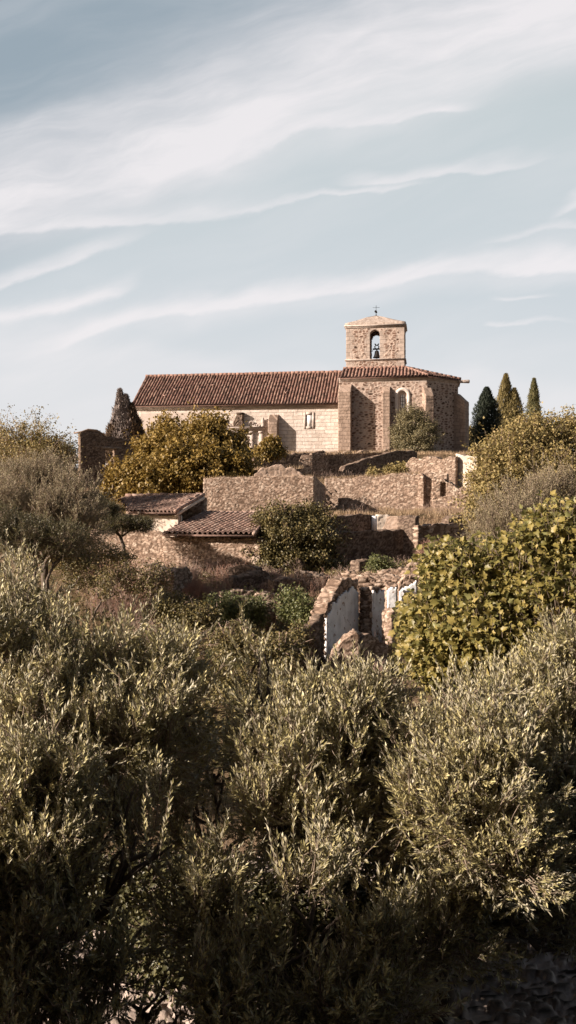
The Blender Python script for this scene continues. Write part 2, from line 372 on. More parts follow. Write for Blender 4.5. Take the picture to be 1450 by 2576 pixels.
# ------------------------------------------------------------------ tiled roofs
def tiles(name, A, U, W, Lu, Lw, mat, parent, inside=None, pitch=.29, tl=.38, r=.085, seed=1, thick=.1, lift=.022):
    """A eave-left corner, U along the eave, W up the slope"""
    A = np.asarray(A, float); U = norm(U); W = norm(W); Nn = norm(np.cross(U, W))
    if Nn[2] < 0: Nn = -Nn
    nc = int(round(Lu/pitch)); pitch = Lu/nc; S = 8; nr = int(math.ceil(Lw/tl)); rg = R_(seed)
    uu = (np.arange(nc*S+1))/S*pitch
    ww = []; rr = []
    for k in range(nr): ww += [k*tl, min((k+1)*tl, Lw)-.004]; rr += [k, k]
    ww = np.array(ww); rr = np.array(rr)
    Ug, Wg = np.meshgrid(uu, ww, indexing='ij'); Rg = np.broadcast_to(rr, Ug.shape)
    ph = (Ug/pitch) % 1.0; colm = np.minimum((Ug/pitch+1e-6).astype(int), nc-1)
    cover = np.abs(ph-.5) < .3
    jit = rg.normal(0, .006, (nc+1, nr)); idc = rg.random((nc+1, nr)); idp = rg.random((nc+2, nr)); tilt = rg.normal(0, .012, (nc+1, nr))
    fr = (Wg-Rg*tl)/tl
    x = np.clip(np.abs(ph-.5)/.3, 0, 1)
    h = np.where(cover, r*np.sqrt(np.maximum(1-x*x, 0)), -.035*np.sqrt(np.maximum(1-((np.where(ph > .5, 1-ph, ph))/.2)**2, 0)))
    h = h+lift*(1-fr)*1.2+jit[colm, Rg]*1.0
    sag = .14*(fbm(np.stack([Ug.ravel()*.25, Wg.ravel()*.4, np.zeros(Ug.size)], 1), seed).reshape(Ug.shape)-.5)
    tid = np.where(cover, idc[colm, Rg], .35*idp[np.where(ph > .5, colm+1, colm), Rg])
    V = A+Ug[...,None]*U+Wg[...,None]*W+(h+sag)[...,None]*Nn+(tilt[colm, Rg]*(cover)*(ph-.5))[...,None]*Nn+(np.where(cover, tilt[colm,Rg]*fr, 0))[...,None]*U
    nu, nw = Ug.shape; V = V.reshape(-1, 3)
    i, j = np.meshgrid(np.arange(nu-1), np.arange(nw-1), indexing='ij'); i = i.ravel(); j = j.ravel()
    if inside is not None:
        ok = inside((uu[i]+uu[i+1])/2, (ww[j]+ww[j+1])/2); i = i[ok]; j = j[ok]
    q = np.stack([i*nw+j, (i+1)*nw+j, (i+1)*nw+j+1, i*nw+j+1], 1)
    # eave lip: hang the mouth of the first row down
    lip = A+uu[:,None]*U+(h+sag)[:,0:1]*Nn-Nn*.022+W*.01
    n0 = len(V); V = np.concatenate([V, lip]); ii = np.arange(nu-1)
    q = np.concatenate([q, np.stack([n0+ii, n0+ii+1, (ii+1)*nw, ii*nw], 1)])
    at = np.concatenate([tid.ravel(), tid[:,0]])
    return V, q, at, Nn
def roof_obj(name, A, U, W, Lu, Lw, mat, parent, under=None, **kw):
    V, q, at, Nn = tiles(name, A, U, W, Lu, Lw, mat, parent, **kw)
    mb = MB(); mb.add(V, [q], tid=at)
    if under is not None:                              # solid bed below the tiles (polygon in u,w)
        U = norm(U); W = norm(W); P = np.array([np.asarray(A)+a*U+b*W for a, b in under]); n = len(P)
        B = np.concatenate([P-Nn*.05, P-Nn*.13])
        mb.add(B, [np.array([list(range(n))]), np.array([list(range(2*n-1, n-1, -1))]), np.array([[k, n+k, n+(k+1) % n, (k+1) % n] for k in range(n)])], tid=.2)
    return mb.build(name, mat, parent)
def ridge_line(name, a, b, mat, parent, r=.13, step=.4, seed=1):
    a = np.array(a, float); b = np.array(b, float); L = np.linalg.norm(b-a); n = max(2, int(L/step)); rg = R_(seed); mb = MB()
    for k in range(n):
        p = a+(b-a)*k/n; q = a+(b-a)*(k+1.12)/n; j = rg.normal(0, .008, 3)
        mb.tube([p+j, q+j+[0,0,-.01]], [r*1.05, r*.9], 8, tid=rg.random())
    return mb.build(name, mat, parent, True)

# ------------------------------------------------------------------ ground height
GY = [0, 13, 20, 28, 34, 39, 43, 46, 49, 51, 58.4, 59.6, 60.8, 69, 73.6, 74.8, 79, 84, 130, 250, 3000]
GZ = [-5.3, -5.2, -5.1, -4.4, -3.6, -2.9, -2.45, -2.1, -1.3, -.3, .15, .25, 2.05, 2.3, 2.4, 4.5, 4.85, 5.25, 5.2, 2, -30]
def G(x, y, rough=True):
    x = np.atleast_1d(np.asarray(x, float)); y = np.atleast_1d(np.asarray(y, float))
    z = np.interp(y, GY, GZ)
    z = z+.1*np.clip((y-52)/15, 0, 1)*np.clip(x+4, -25, 0)-.05*np.clip((y-60)/20, 0, 1)*np.clip(x-16, 0, 60)
    z = z+.35*np.clip((y-18)/6, 0, 1)*np.clip((57-y)/3, 0, 1)*(fbm(np.stack([x*.22, y*.22, x*0], 1), 11)-.5)*2
    if rough: z = z+.12*(fbm(np.stack([x*.9, y*.9, x*0], 1), 12)-.5)
    return z
def g1(x, y): return float(G(x, y)[0])

def grid_axis(lo, hi, st, far):
    a = list(np.arange(lo, hi+1e-6, st)); d = st
    while a[-1] < far: d *= 1.35; a.append(a[-1]+d)
    b = []; d = st; c = lo
    while c > -far: d *= 1.35; c -= d; b.append(c)
    return np.array(b[::-1]+a)
xs = grid_axis(-34, 34, .4, 3000); ys = grid_axis(2, 66, .4, 3000)
X, Y = np.meshgrid(xs, ys, indexing='ij'); Z = G(X.ravel(), Y.ravel())
i, j = np.meshgrid(np.arange(len(xs)-1), np.arange(len(ys)-1), indexing='ij'); i = i.ravel(); j = j.ravel(); n = len(ys)
tag(mesh('ground', np.stack([X.ravel(), Y.ravel(), Z], 1), [np.stack([i*n+j, (i+1)*n+j, (i+1)*n+j+1, i*n+j+1], 1)], M['ground'], smooth=True), 'dry brown earth hillside with worn grass below the church', kind='structure')
# cobbled lane in the shade below the olives
xs = np.arange(-5, 9.01, .035); ys = np.arange(6.5, 14.0, .035)
X, Y = np.meshgrid(xs, ys, indexing='ij'); P3 = np.stack([X.ravel(), Y.ravel(), X.ravel()*0], 1)
w3 = np.stack([vnoise(P3*2, 1), vnoise(P3*2, 2), X.ravel()*0], 1)*.12
F1, F2, ID = worley((P3+w3)/np.array([.24, .12, 1.0]), 4)
zz = np.maximum(G(X.ravel(), Y.ravel(), False)+.09, -5.3)+.085*sst(.02, .2, F2-F1)*(.3+ID)+.1*(fbm(P3*.7, 4)-.5)
i, j = np.meshgrid(np.arange(len(xs)-1), np.arange(len(ys)-1), indexing='ij'); i = i.ravel(); j = j.ravel(); n = len(ys)
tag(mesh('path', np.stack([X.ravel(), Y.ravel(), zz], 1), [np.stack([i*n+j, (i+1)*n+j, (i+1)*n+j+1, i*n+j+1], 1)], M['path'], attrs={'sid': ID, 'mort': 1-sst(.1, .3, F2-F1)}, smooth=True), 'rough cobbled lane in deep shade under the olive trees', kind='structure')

# ================================================================== CHURCH
AN = math.radians(-8.5); CR = np.array([math.cos(AN), math.sin(AN), 0]); CB = np.array([-math.sin(AN), math.cos(AN), 0]); UZ = np.array([0,0,1.])
CO = np.array([(855-725)/F*85, 85.0, 0])
def cw(x, y, z): return CO+CR*x+CB*y+UZ*z
def cT(c): return CO+c[:,0:1]*CR+c[:,1:2]*CB+c[:,2:3]*UZ
def cx(px, yl=0.):
    k = (px-725)/F; return (k*(CO[1]+CB[1]*yl)-CO[0]-CB[0]*yl)/(CR[0]-k*CR[1])
def cz(py, px, yl=0.):
    w = cw(cx(px, yl), yl, 0); return (1288-py)/F*w[1]
church = empty('church', cw(-4, 3, 4.6), 'long stone church with red tiled roof and square bell tower on the hilltop', 'church')
ZB = 3.4
xL = cx(337); xJ = cx(853); ND = 9.4; zE = cz(1020, 600)
# nave walls
def pm(yl, x0, z0, fn):
    def mask(xx, zz):
        x = xx.ravel()+x0; z = zz.ravel()+z0; w = CO[None]+x[:,None]*CR+yl*CB
        px = w[:,0]/w[:,1]*F+725; py = 1288-z/w[:,1]*F
        return fn(px, py).reshape(xx.shape)
    return mask
NF = (cw(xL, 0, ZB), CR, CB, UZ)
win = (770.5, 1043, 786, 1073)
slab('nave_wall', NF, xJ-xL, zE-ZB, .7, .075, M['ashlar'], church, pm(0, xL, ZB, lambda px, py: ~((px > win[0]) & (px < win[2]) & (py > win[1]) & (py < win[3]))), None, (.7,.35,.012,.1))
zE2 = zE
slab('gable_wall', (cw(xL, ND, ZB), -CB, CR, UZ), ND-.7, zE-ZB+3.2, .6, .12, M['ashlar'], church, None,
     lambda c: np.stack([c[:,0], c[:,1], c[:,2]/(zE-ZB+3.2)*(zE-ZB+3.1*(1-np.abs(c[:,0]+.0-ND/2)/(ND/2)).clip(0, 1))], 1), (.7,.35,.02,.1))
slab('rear_wall', (cw(xJ, ND, ZB), -CR, -CB, UZ), xJ-xL, zE-ZB, .6, .3, M['ashlar'], church, None, None, (.7,.35,.02,.1))
# tan rendered patch
a0, a1 = cx(352), cx(508); slab('plaster_patch', (cw(a0, -.035, ZB+.3), CR, CB, UZ), a1-a0, cz(1037, 430)-ZB-.3, .05, .1, M['plaster'], church, None, None, (.9,.9,.006,.1))
# nave window
zw0, zw1 = cz(1073, 778), cz(1043, 778); w0, w1 = cx(win[0]), cx(win[2])
wn = MB()
for (p, q) in (((w0-.2, -.04, zw0-.2), (w0, .07, zw1+.2)), ((w1, -.04, zw0-.2), (w1+.2, .07, zw1+.2)), ((w0, -.042, zw1), (w1, .07, zw1+.2)), ((w0, -.05, zw0-.2), (w1, .07, zw0))): wn.box(p, q, cT)
wo = wn.build('window', M['trim'], church)
MB().box((w0-.02, .02, zw0-.02), (w1+.02, .06, zw1+.02), cT).build('pane', M['pane'], wo)
# cornice under the nave eave
def clong(name, x0, x1, y, z0a, z1a, prof, mat, parent=church):
    mb = MB()
    for (d, za, zb) in prof:
        V = []; 
        for (x, zt) in ((x0, z0a), (x1, z1a)):
            for (yy, z) in ((y-d, zt+za), (y+.1, zt+za), (y+.1, zt+zb), (y-d, zt+zb)): V.append(cw(x, yy, z))
        mb.add(V, [np.array([[0,1,5,4],[1,2,6,5],[2,3,7,6],[3,0,4,7],[3,2,1,0],[4,5,6,7]])])
    return mb.build(name, mat, parent)
zl, zr = cz(1023, 334), cz(1016, 850)
clong('cornice', xL-.12, xJ, 0, zl, zr, [(.12,-.3,-.2), (.2,-.195,-.1), (.3,-.095,.0)], M['trim'])
# nave roof front slope, back slope, ridge
eL, eR = cx(332, -.45), cx(852, -.45); yr = 4.6
EAl = cw(eL, -.45, cz(1021, 332, -.45)); EAr = cw(eR, -.45, cz(1014.5, 852, -.45))
rl, rr_ = cx(370, yr), cx(862, yr); RL = cw(rl, yr, cz(947, 370, yr)); RR = cw(rr_, yr, cz(936, 862, yr))
def roof_quad(name, a, b, c, d, mat, parent, **kw):
    """a,b eave left/right; d,c ridge left/right -> planar frame from the eave, sheared edges masked"""
    U = norm(b-a); Wv = (d-a); Wv = norm(Wv-U*np.dot(Wv, U)); Wc = c-b; 
    lw = max(np.dot(d-a, Wv), np.dot(c-b, Wv)); ul = np.dot(d-a, U); ur = np.dot(c-a, U); Lu0 = np.linalg.norm(b-a)
    umin = min(0, ul); umax = max(Lu0, ur)
    hl = np.dot(d-a, Wv); hr = np.dot(c-a, Wv)
    def inside(u, w):
        u = u+umin; t = w/np.maximum(hl+(hr-hl)*(u/Lu0), .01)
        return (u >= ul*t) & (u <= Lu0+(ur-Lu0)*t) & (t <= 1.0)
    und = [(0-umin, 0), (Lu0-umin, 0), (ur-umin, hr), (ul-umin, hl)]
    return roof_obj(name, a+U*umin, U, Wv, umax-umin, lw, mat, parent, under=und, inside=inside, **kw)
roof = roof_quad('nave_roof', EAl, EAr, RR, RL, M['roof'], church, pitch=.275, tl=.4, r=.08, seed=3)
bl = cw(eL, ND+.5, EAl[2]); br_ = cw(eR, ND+.5, EAr[2])
roof_quad('rear_roof', br_, bl, RL, RR, M['roof'], church, pitch=.61, tl=.8, r=.09, seed=4)
ridge_line('ridge_cap', RL+UZ*.03-CR*.1, RR+UZ*.03, M['roof_cap'], roof, .15, seed=5)
ridge_line('verge_tiles', EAl+UZ*.05, RL+UZ*.02, M['roof'], roof, .09, seed=6)
# loose slipped tiles
lt = MB(); rg = R_(5)
for (u, w) in ((.15,.25), (.19,.45), (.53,.42), (.54,.48), (.36,.6), (.74,.3), (.62,.7)):
    p = EAl+(EAr-EAl)*u+(RL-EAl)*w+UZ*.14; a = rg.random()*3
    lt = MB(); lt.tube([p, p+CR*.35*math.cos(a)+CB*.25*math.sin(a)+UZ*.2*math.sin(a)], [.07,.06], 6, tid=.95); lt.build('slipped_tile', M['roof_cap'], roof)

def buttress(px0, px1, d, py_f, py_b, yl=0., mat='ashlar_dark', fr=None, w=None, name='buttress'):
    x0, x1 = cx(px0, yl-d), cx(px1, yl-d); zf = cz(py_f, px0, yl-d); zb = cz(py_b, px0, yl)
    H = zb-ZB; T = d+.1
    def warp(c):
        o = c.copy(); t = (zf+(zb-zf)*np.clip(c[:,1]/d, 0, 1)-ZB)/H; o[:,2] = np.where(c[:,2] < H*.6, c[:,2], H*.6+(c[:,2]-H*.6)*(t-.6)/.4); return o
    return slab(name, (cw(x0, yl-d, ZB), CR, CB, UZ), x1-x0, H, T, .075, M[mat], church, None, warp, (.5,.34,.018,.1))
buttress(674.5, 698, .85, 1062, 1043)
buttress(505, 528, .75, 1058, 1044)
# --- portal on the nave, half hidden by the tree
po = MB(); zt = cz(1084, 620)
px_ = lambda p: cx(p, -.3)
po.box((px_(566), -.32, zt), (px_(664), .02, zt+.12), cT); po.box((px_(563), -.42, zt+.125), (px_(668), .02, zt+.25), cT); po.box((px_(561), -.5, zt+.255), (px_(671), .02, zt+.33), cT)
for p in (570, 590, 628, 652): po.box((px_(p), -.2, ZB), (px_(p)+.34, .02, zt-.22), cT); po.box((px_(p)-.06, -.26, zt-.215), (px_(p)+.4, .02, zt-.005), cT)
por = po.build('portal', M['trim'], church)
for p in (558, 659):
    fx = px_(p)+.1; c = cw(fx, -.2, 0); fin = MB()
    fin.tube([c+UZ*z for z in (zt+.335, zt+.5, zt+.52, zt+.7, zt+.9, zt+1.15, zt+1.25)], [.17,.17,.1,.2,.17,.05,.02], 10); fin.build('finial', M['trim'], por, True)
def scroll(x, z, r, s):
    P = []; 
    for k in range(22):
        a = k/21*4.3; rr = r*(1-k/26); P.append(cw(x+s*(rr*math.cos(a)), -.16, z+rr*math.sin(a)))
    return P
for (p, dz, r, s) in ((648, .42, .22, 1), (634, .66, .26, -1), (578, .42, .22, -1), (592, .66, .26, 1)):
    MB().tube(scroll(px_(p), zt+dz, r, s), .06, 6).build('scroll', M['trim'], por, True)
dr = MB(); dr.box((px_(603), -.03, ZB), (px_(626), .02, zt-.5), cT); dr.build('door', M['wood'], por)
# tall brick niche remains above the portal
nx0, nx1 = px_(588), px_(612); slab('niche_remains', (cw(nx0, -.45, zt+.335), CR, CB, UZ), nx1-nx0, cz(1043, 600)-zt-.2, .5, .06, M['ruin_dark'], por, None, lambda c: np.stack([c[:,0], c[:,1], c[:,2]*(.35+.65*sst(0, .45, c[:,0]))], 1), (.2,.1,.05,.2))
MB().box((nx0+.3, -.5, cz(1044, 600)), (nx1+.05, .02, cz(1039, 600)), cT).build('niche_cap', M['ruin_dark'], por)

# --- chancel and polygonal apse
xA = cx(1075); zA = cz(957, 960); FD = 2.75; zCh = zA+.06
cwin = ((1001, 1026), (986, 1040))
def arch(px, py, x0, x1, ytop, ybot):
    cxm = (x0+x1)/2; r = (x1-x0)/2; return (np.abs(px-cxm) < r) & (py < ybot) & ((py > ytop+r) | ((px-cxm)**2+(py-ytop-r)**2 < r*r))
st_ch = (.4, .2, .03, .42)
def qch(px, py):
    return arch(px, py, 996, 1032, 978, 1046) | (py < 960.5)
def qfn(yl, x0, z0, f):
    def g(L0):
        w = CO[None]+(L0[:,0:1]+x0)*CR+yl*CB; return f(w[:,0]/w[:,1]*F+725, 1288-(L0[:,2]+z0)/w[:,1]*F)
    return g
slab('chancel_wall', (cw(xJ, 0, ZB), CR, CB, UZ), xA-xJ, zA-ZB, .8, .06, M['church_rubble'], church,
     pm(0, xJ, ZB, lambda px, py: ~arch(px, py, 1003, 1024, 984, 1040)), None, st_ch, qfn(0, xJ, ZB, qch), 7)
# window of the chancel
cwi = MB(); x0, x1 = cx(1003), cx(1024); z0, z1 = cz(1040, 1013), cz(984, 1013)
an = np.linspace(0, math.pi, 13); ro = (x1-x0)/2+.02; ri = ro-.2; cxm = (x0+x1)/2
pts = [(x1+.02, z0)]+[(cxm+ro*math.cos(a), z1-ro+ro*math.sin(a)) for a in an]+[(x0-.02, z0)]
pin = [(cxm+ri, z0)]+[(cxm+ri*math.cos(a), z1-ro-.05+ri*math.sin(a)) for a in an]+[(cxm-ri, z0)]
V = [cw(a, .2, b) for a, b in pts]+[cw(a, .3, b) for a, b in pin]; n = len(pts)
cwi.add(V, [np.array([[k, k+1, n+k+1, n+k] for k in range(n-1)])]); cwo = cwi.build('window', M['trim'], church)
mb = MB(); P = [cw(a, .31, b) for a, b in pin]; mb.add(P, [np.array([list(range(len(P)))])]); gl = mb.build('pane', M['pane'], cwo)
mb = MB()
for xo in (-.18, 0, .18): mb.box((cxm+xo-.02, .285, z0), (cxm+xo+.02, .30, z1-ro+.12), cT)
for k in range(5): zk = z0+(k+.5)*(z1-ro-z0)/5; mb.box((cxm-ri, .27, zk-.015), (cxm+ri, .284, zk+.015), cT)
mb.build('window_bars', M['iron'], cwo)
# light stone surround standing a little proud of the wall
an = np.linspace(0, math.pi, 15); r0_ = (x1-x0)/2+.02; r1_ = r0_+.3; po_ = [(cxm+r1_, z0)]+[(cxm+r1_*math.cos(a), z1-(x1-x0)/2+r1_*math.sin(a)) for a in an]+[(cxm-r1_, z0)]; pi_ = [(cxm+r0_, z0)]+[(cxm+r0_*math.cos(a), z1-(x1-x0)/2+r0_*math.sin(a)) for a in an]+[(cxm-r0_, z0)]
n = len(po_); V = [cw(a, -.07, b) for a, b in po_]+[cw(a, -.07, b) for a, b in pi_]+[cw(a, .1, b) for a, b in po_]+[cw(a, .3, b) for a, b in pi_]
mb = MB(); mb.add(V, [np.array([q for k in range(n-1) for q in ([k, n+k, n+k+1, k+1], [2*n+k, k, k+1, 2*n+k+1], [n+k, 3*n+k, 3*n+k+1, n+k+1])])])
mb.build('window_surround', plain_mat('pale_dressed_stone', (.5,.43,.38), (.64,.57,.51), 4, bd=.015), cwo)
# facets
DG = (CR+CB)/math.sqrt(2); DGb = (-CR+CB)/math.sqrt(2); FL = FD*math.sqrt(2)
slab('apse_facet', (cw(xA, 0, ZB), DG, DGb, UZ), FL, zA-ZB, .7, .06, M['church_rubble'], church, None, None, st_ch, lambda L0: L0[:,2] > zA-ZB-.2, 8)
xE = xA+FD
slab('east_wall', (cw(xE, FD, ZB), CB, -CR, UZ), ND-2*FD, zA-ZB, .7, .12, M['church_rubble'], church, None, None, st_ch, None, 9)
slab('apse_facet', (cw(xE, ND-FD, ZB), -(CR-CB)/math.sqrt(2), -(CR+CB)/math.sqrt(2), UZ), FL, zA-ZB, .7, .12, M['church_rubble'], church, None, None, st_ch, None, 10)
slab('rear_wall', (cw(xA, ND, ZB), -CR, -CB, UZ), xA-xJ, zA-ZB, .7, .3, M['church_rubble'], church, None, None, st_ch, None, 11)
slab('west_wall', (cw(xJ-.02, ND-.7, ZB+3), -CB, CR, UZ), ND-1.4, zA-ZB-3, .5, .15, M['church_rubble'], church, None, None, st_ch, None, 12)
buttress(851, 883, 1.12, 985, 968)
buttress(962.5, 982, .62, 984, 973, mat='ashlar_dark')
# corner buttresses set diagonally at the apse corners
def dbut(x, y, ang, w, d, zf, zb_):
    ux = np.cos(ang)*CR+np.sin(ang)*CB; out = np.sin(ang)*CR-np.cos(ang)*CB
    O = cw(x, y, ZB)-ux*w/2+out*d; H = zb_-ZB; T = d+.25
    def warp(c):
        o = c.copy(); t = (zf+(zb_-zf)*np.clip(c[:,1]/d, 0, 1)-ZB)/H; o[:,2] = np.where(c[:,2] < H*.6, c[:,2], H*.6+(c[:,2]-H*.6)*(t-.6)/.4); return o
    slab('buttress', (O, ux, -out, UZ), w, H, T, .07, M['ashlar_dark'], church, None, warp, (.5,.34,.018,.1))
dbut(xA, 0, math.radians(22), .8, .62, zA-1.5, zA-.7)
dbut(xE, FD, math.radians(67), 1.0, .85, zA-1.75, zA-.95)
# cornice around chancel + apse
def ring(name, pts, prof, mat, z, parent=church):
    mb = MB()
    for (d, za, zb) in prof:
        P = []
        for k in range(len(pts)):
            p = np.array(pts[k]); t1 = norm(p-np.array(pts[k-1])) if k else norm(np.array(pts[1])-p); t2 = norm(np.array(pts[k+1])-p) if k < len(pts)-1 else t1
            n1 = np.array([t1[1], -t1[0]]); n2 = np.array([t2[1], -t2[0]]); m = norm(n1+n2); m = m/np.dot(m, n1)
            o = p+m*d; i_ = p-m*.15
            P += [cw(o[0], o[1], z+za), cw(i_[0], i_[1], z+za), cw(i_[0], i_[1], z+zb), cw(o[0], o[1], z+zb)]
        q = []
        for k in range(len(pts)-1):
            a = k*4; b = a+4; q += [[a, a+1, b+1, b], [a+1, a+2, b+2, b+1], [a+2, a+3, b+3, b+2], [a+3, a, b, b+3]]
        q += [[3, 2, 1, 0], [4*len(pts)-4+k for k in range(4)]]
        mb.add(P, [np.array(q)])
    return mb.build(name, mat, parent)
ap = [(xJ, 0), (xA, 0), (xE, FD), (xE, ND-FD), (xA, ND)]
ring('cornice', ap, [(.06,.0,.1), (.14,.105,.19), (.24,.195,.27)], M['trim'], zA-.02)
# apse roof: front slope, facets to an apex line
tp = 2.15; zRE = zA+.28; xt0, xt1 = cx(864, tp), cx(1020.5, tp); zRT = cz(926, 940, tp)
e0 = cw(cx(854.5, -.35), -.35, zRE); e1 = cw(xA+.12, -.32, zRE); t1 = cw(xt1, tp, zRT); t0 = cw(xt0, tp, zRT)
ar = roof_quad('apse_roof', e0, e1, t1, t0, M['roof'], church, pitch=.31, tl=.4, r=.09, seed=7)
e2 = cw(xE+.27, FD-.11, zRE); e3 = cw(xE+.27, ND-FD+.11, zRE)
mid = t1+CB*2.4+UZ*.15
def tri_roof(a, b, c, seed):
    U = norm(b-a); Wv = c-a; u0 = np.dot(Wv, U); Wv = norm(Wv-U*u0); hh = np.dot(c-a, Wv); L0 = np.linalg.norm(b-a); um = min(0, u0); ux_ = max(L0, u0)
    def inside(u, w):
        u = u+um; t = w/hh; return (u >= u0*t-.02) & (u <= L0+(u0-L0)*t+.02)
    roof_obj('roof_facet', a+U*um, U, Wv, ux_-um, hh, M['roof'], ar, under=[(0-um, 0), (L0-um, 0), (u0-um, hh)], inside=inside, pitch=.31, tl=.4, r=.09, seed=seed)
tri_roof(e1, e2, t1, 8); 
tri_roof(e2, e3, t1+CB*.02, 9)
ridge_line('hip_tiles', e1+UZ*.08, t1+UZ*.05, M['roof_cap'], ar, .11, seed=10)
ridge_line('hip_tiles', e2+UZ*.08, t1+UZ*.05, M['roof_cap'], ar, .11, seed=11)
ridge_line('ridge_cap', t0+UZ*.06, t1+UZ*.06, M['roof_cap'], ar, .1, seed=12)
mb = MB(); mb.add([cw(xt0, tp, zRT-.06), t1-UZ*.06, cw(xt1, ND-tp, zRT), cw(xt0, ND-tp, zRT)], [np.array([[0,1,2,3]])], tid=.3)
mb.add([e3, cw(xA, ND+.3, zRE), cw(xt1, ND-tp, zRT), t1-UZ*.05], [np.array([[0,1,2,3]])], tid=.3)
mb.add([cw(xA, ND+.3, zRE), cw(xJ, ND+.3, zRE), cw(xt0, ND-tp, zRT), cw(xt1, ND-tp, zRT)], [np.array([[0,1,2,3]])], tid=.3); mb.build('roof_deck', M['roof'], ar)
sp = cw(xE+.35, FD-.1, zA+.12); sd = norm(CR*.95+CB*.1); MB().tube([sp-sd*.3, sp+sd*.2, sp+sd*.62, sp+sd*.68], [.14,.15,.17,.12], 8).build('waterspout', M['trim'], church, True)

# --- bell tower
TD = 2.9; ty = tp+.02; x0, x1 = cx(871, ty), cx(1018.5, ty); zt0 = zRT-.3; zt1 = cz(820, 945, ty); zs = cz(905, 945, ty)
TW = x1-x0; AR = (931.5, 956.5, 829.5, 904)
amask = pm(ty, x0, zt0, lambda px, py: ~arch(px, py, *AR))
def qtow(L0):
    w = CO[None]+(L0[:,0:1]+x0)*CR+ty*CB; px = w[:,0]/w[:,1]*F+725; py = 1288-(L0[:,2]+zt0)/w[:,1]*F
    k = np.floor(L0[:,2]/.42).astype(int) % 2
    wq = np.where(k == 0, .5, .72)
    jam = arch(px, py, 925, 963, 823, 910) | ((np.abs(px-944) < np.where(k == 0, 27, 20)) & (py > 842) & (py < 904))
    return ((L0[:,0] < wq) | (L0[:,0] > TW-wq) | jam | (py < 826) | (np.abs(py-905) < 2))
st_t = (.38, .2, .03, .4)
slab('belfry_wall', (cw(x0, ty, zt0), CR, CB, UZ), TW, zt1-zt0, .75, .055, M['church_rubble'], church, amask, None, st_t, qtow, 21)
slab('belfry_wall', (cw(x1, ty+TD, zt0), -CR, -CB, UZ), TW, zt1-zt0, .7, .07, M['church_rubble'], church,
     lambda xx, zz: amask(TW-xx, zz), None, st_t, None, 22)
slab('belfry_wall', (cw(x1, ty+.75, zt0), CB, -CR, UZ), TD-1.45, zt1-zt0, .75, .07, M['church_rubble'], church, None, None, st_t, None, 23)
slab('belfry_wall', (cw(x0, ty+TD-.7, zt0), -CB, CR, UZ), TD-1.45, zt1-zt0, .75, .07, M['church_rubble'], church, None, None, st_t, None, 24)
tr_ = [(x0, ty+TD), (x0, ty), (x1, ty), (x1, ty+TD), (x0, ty+TD)]
ring('string_course', tr_, [(.07,-.06,.0), (.12,.004,.06)], M['trim'], zs)
ring('belfry_cornice', tr_, [(.08,-.12,.0), (.17,.004,.1)], M['trim'], zt1)
# shallow stone cap
c0 = zt1+.1; zc = cz(812, 945, ty); ov = .1; A = [(x0-ov, ty-ov), (x1+ov, ty-ov), (x1+ov, ty+TD+ov), (x0-ov, ty+TD+ov)]
apx = cw((x0+x1)/2, ty+TD/2, cz(795, 946, ty+TD/2))
nn = 14; V = []; q = []
cap = MB()
lev = [c0-.02, zc]
ringV = lambda s, z, j: [cw(*(np.array([(x0+x1)/2, ty+TD/2])+(np.array(p)-np.array([(x0+x1)/2, ty+TD/2]))*s), z) for p in j]
per = []
for k in range(4):
    a, b = np.array(A[k]), np.array(A[(k+1) % 4])
    for t in np.linspace(0, 1, nn, endpoint=False): per.append(a+(b-a)*t)
n = len(per); rg = R_(8); zap = apx[2]
for (s, z) in ((1, lev[0]), (1.0, lev[1]), (.9, lev[1]+.1), (.6, lev[1]+(zap-lev[1])*.42), (.3, lev[1]+(zap-lev[1])*.75), (.04, zap)):
    for p in ringV(s, z, per): V.append(p+rg.normal(0, .018, 3))
V = np.array(V)
q = [[k*n+i, k*n+(i+1) % n, (k+1)*n+(i+1) % n, (k+1)*n+i] for k in range(5) for i in range(n)]
cap.add(V, [np.array(q), np.array([[5*n+i for i in range(n)]])]); cap.build('belfry_cap', plain_mat('weathered_cap', (.24,.185,.15), (.46,.385,.33), 4, bd=.03), church)
cr = MB(); top = zap
for (a, b, r) in ((apx-UZ*.1, apx+UZ*.98, .02), (apx-CR*.32+UZ*.78, apx+CR*.32+UZ*.78, .016)): cr.tube([a, b], r, 5)
cro = cr.build('iron_cross', M['iron'], church)
vane = MB(); vane.add([apx+UZ*.25-CR*.02, apx+UZ*.28+CR*.12, apx+UZ*.5+CR*.06, apx+UZ*.55-CR*.1, apx+UZ*.4-CR*.16], [np.array([[0,1,2,3,4]])]); vane.tube([apx+UZ*.02, apx+UZ*.22], [.06,.025], 6); vane.build('weather_vane', M['iron'], cro)

# --- bell (hangs in the arch, a thing of its own)
bxp = 948.5; by = ty+.45; bx_ = cx(bxp, by); zyoke = cz(878, bxp, by)
bell = empty('bell', cw(bx_, by, zyoke), 'black bronze church bell hanging in the open arch of the tower', 'bell')
prof = [(.0,.0), (.1,-.01), (.17,-.06), (.2,-.18), (.225,-.36), (.27,-.52), (.35,-.62), (.37,-.66), (.33,-.65), (.2,-.5), (.16,-.2)]
bc = cw(bx_, by, zyoke-.14); an = np.arange(20)/20*2*np.pi; V = []; q = []
for (r, z) in prof:
    for a in an: V.append(bc+np.array([math.cos(a)*r, math.sin(a)*r, z]))
for k in range(len(prof)-1):
    for i in range(20): q.append([k*20+i, k*20+(i+1) % 20, (k+1)*20+(i+1) % 20, (k+1)*20+i])
mb = MB(); mb.add(V, [np.array(q)]); mb.build('bell_body', M['iron'], bell, True)
yk = MB(); c = cw(bx_, by, zyoke); 
yk.box((bx_-.36, by-.08, zyoke-.06), (bx_+.4, by+.08, zyoke+.06), cT); yk.tube([c-UZ*.15, c], .05, 6)
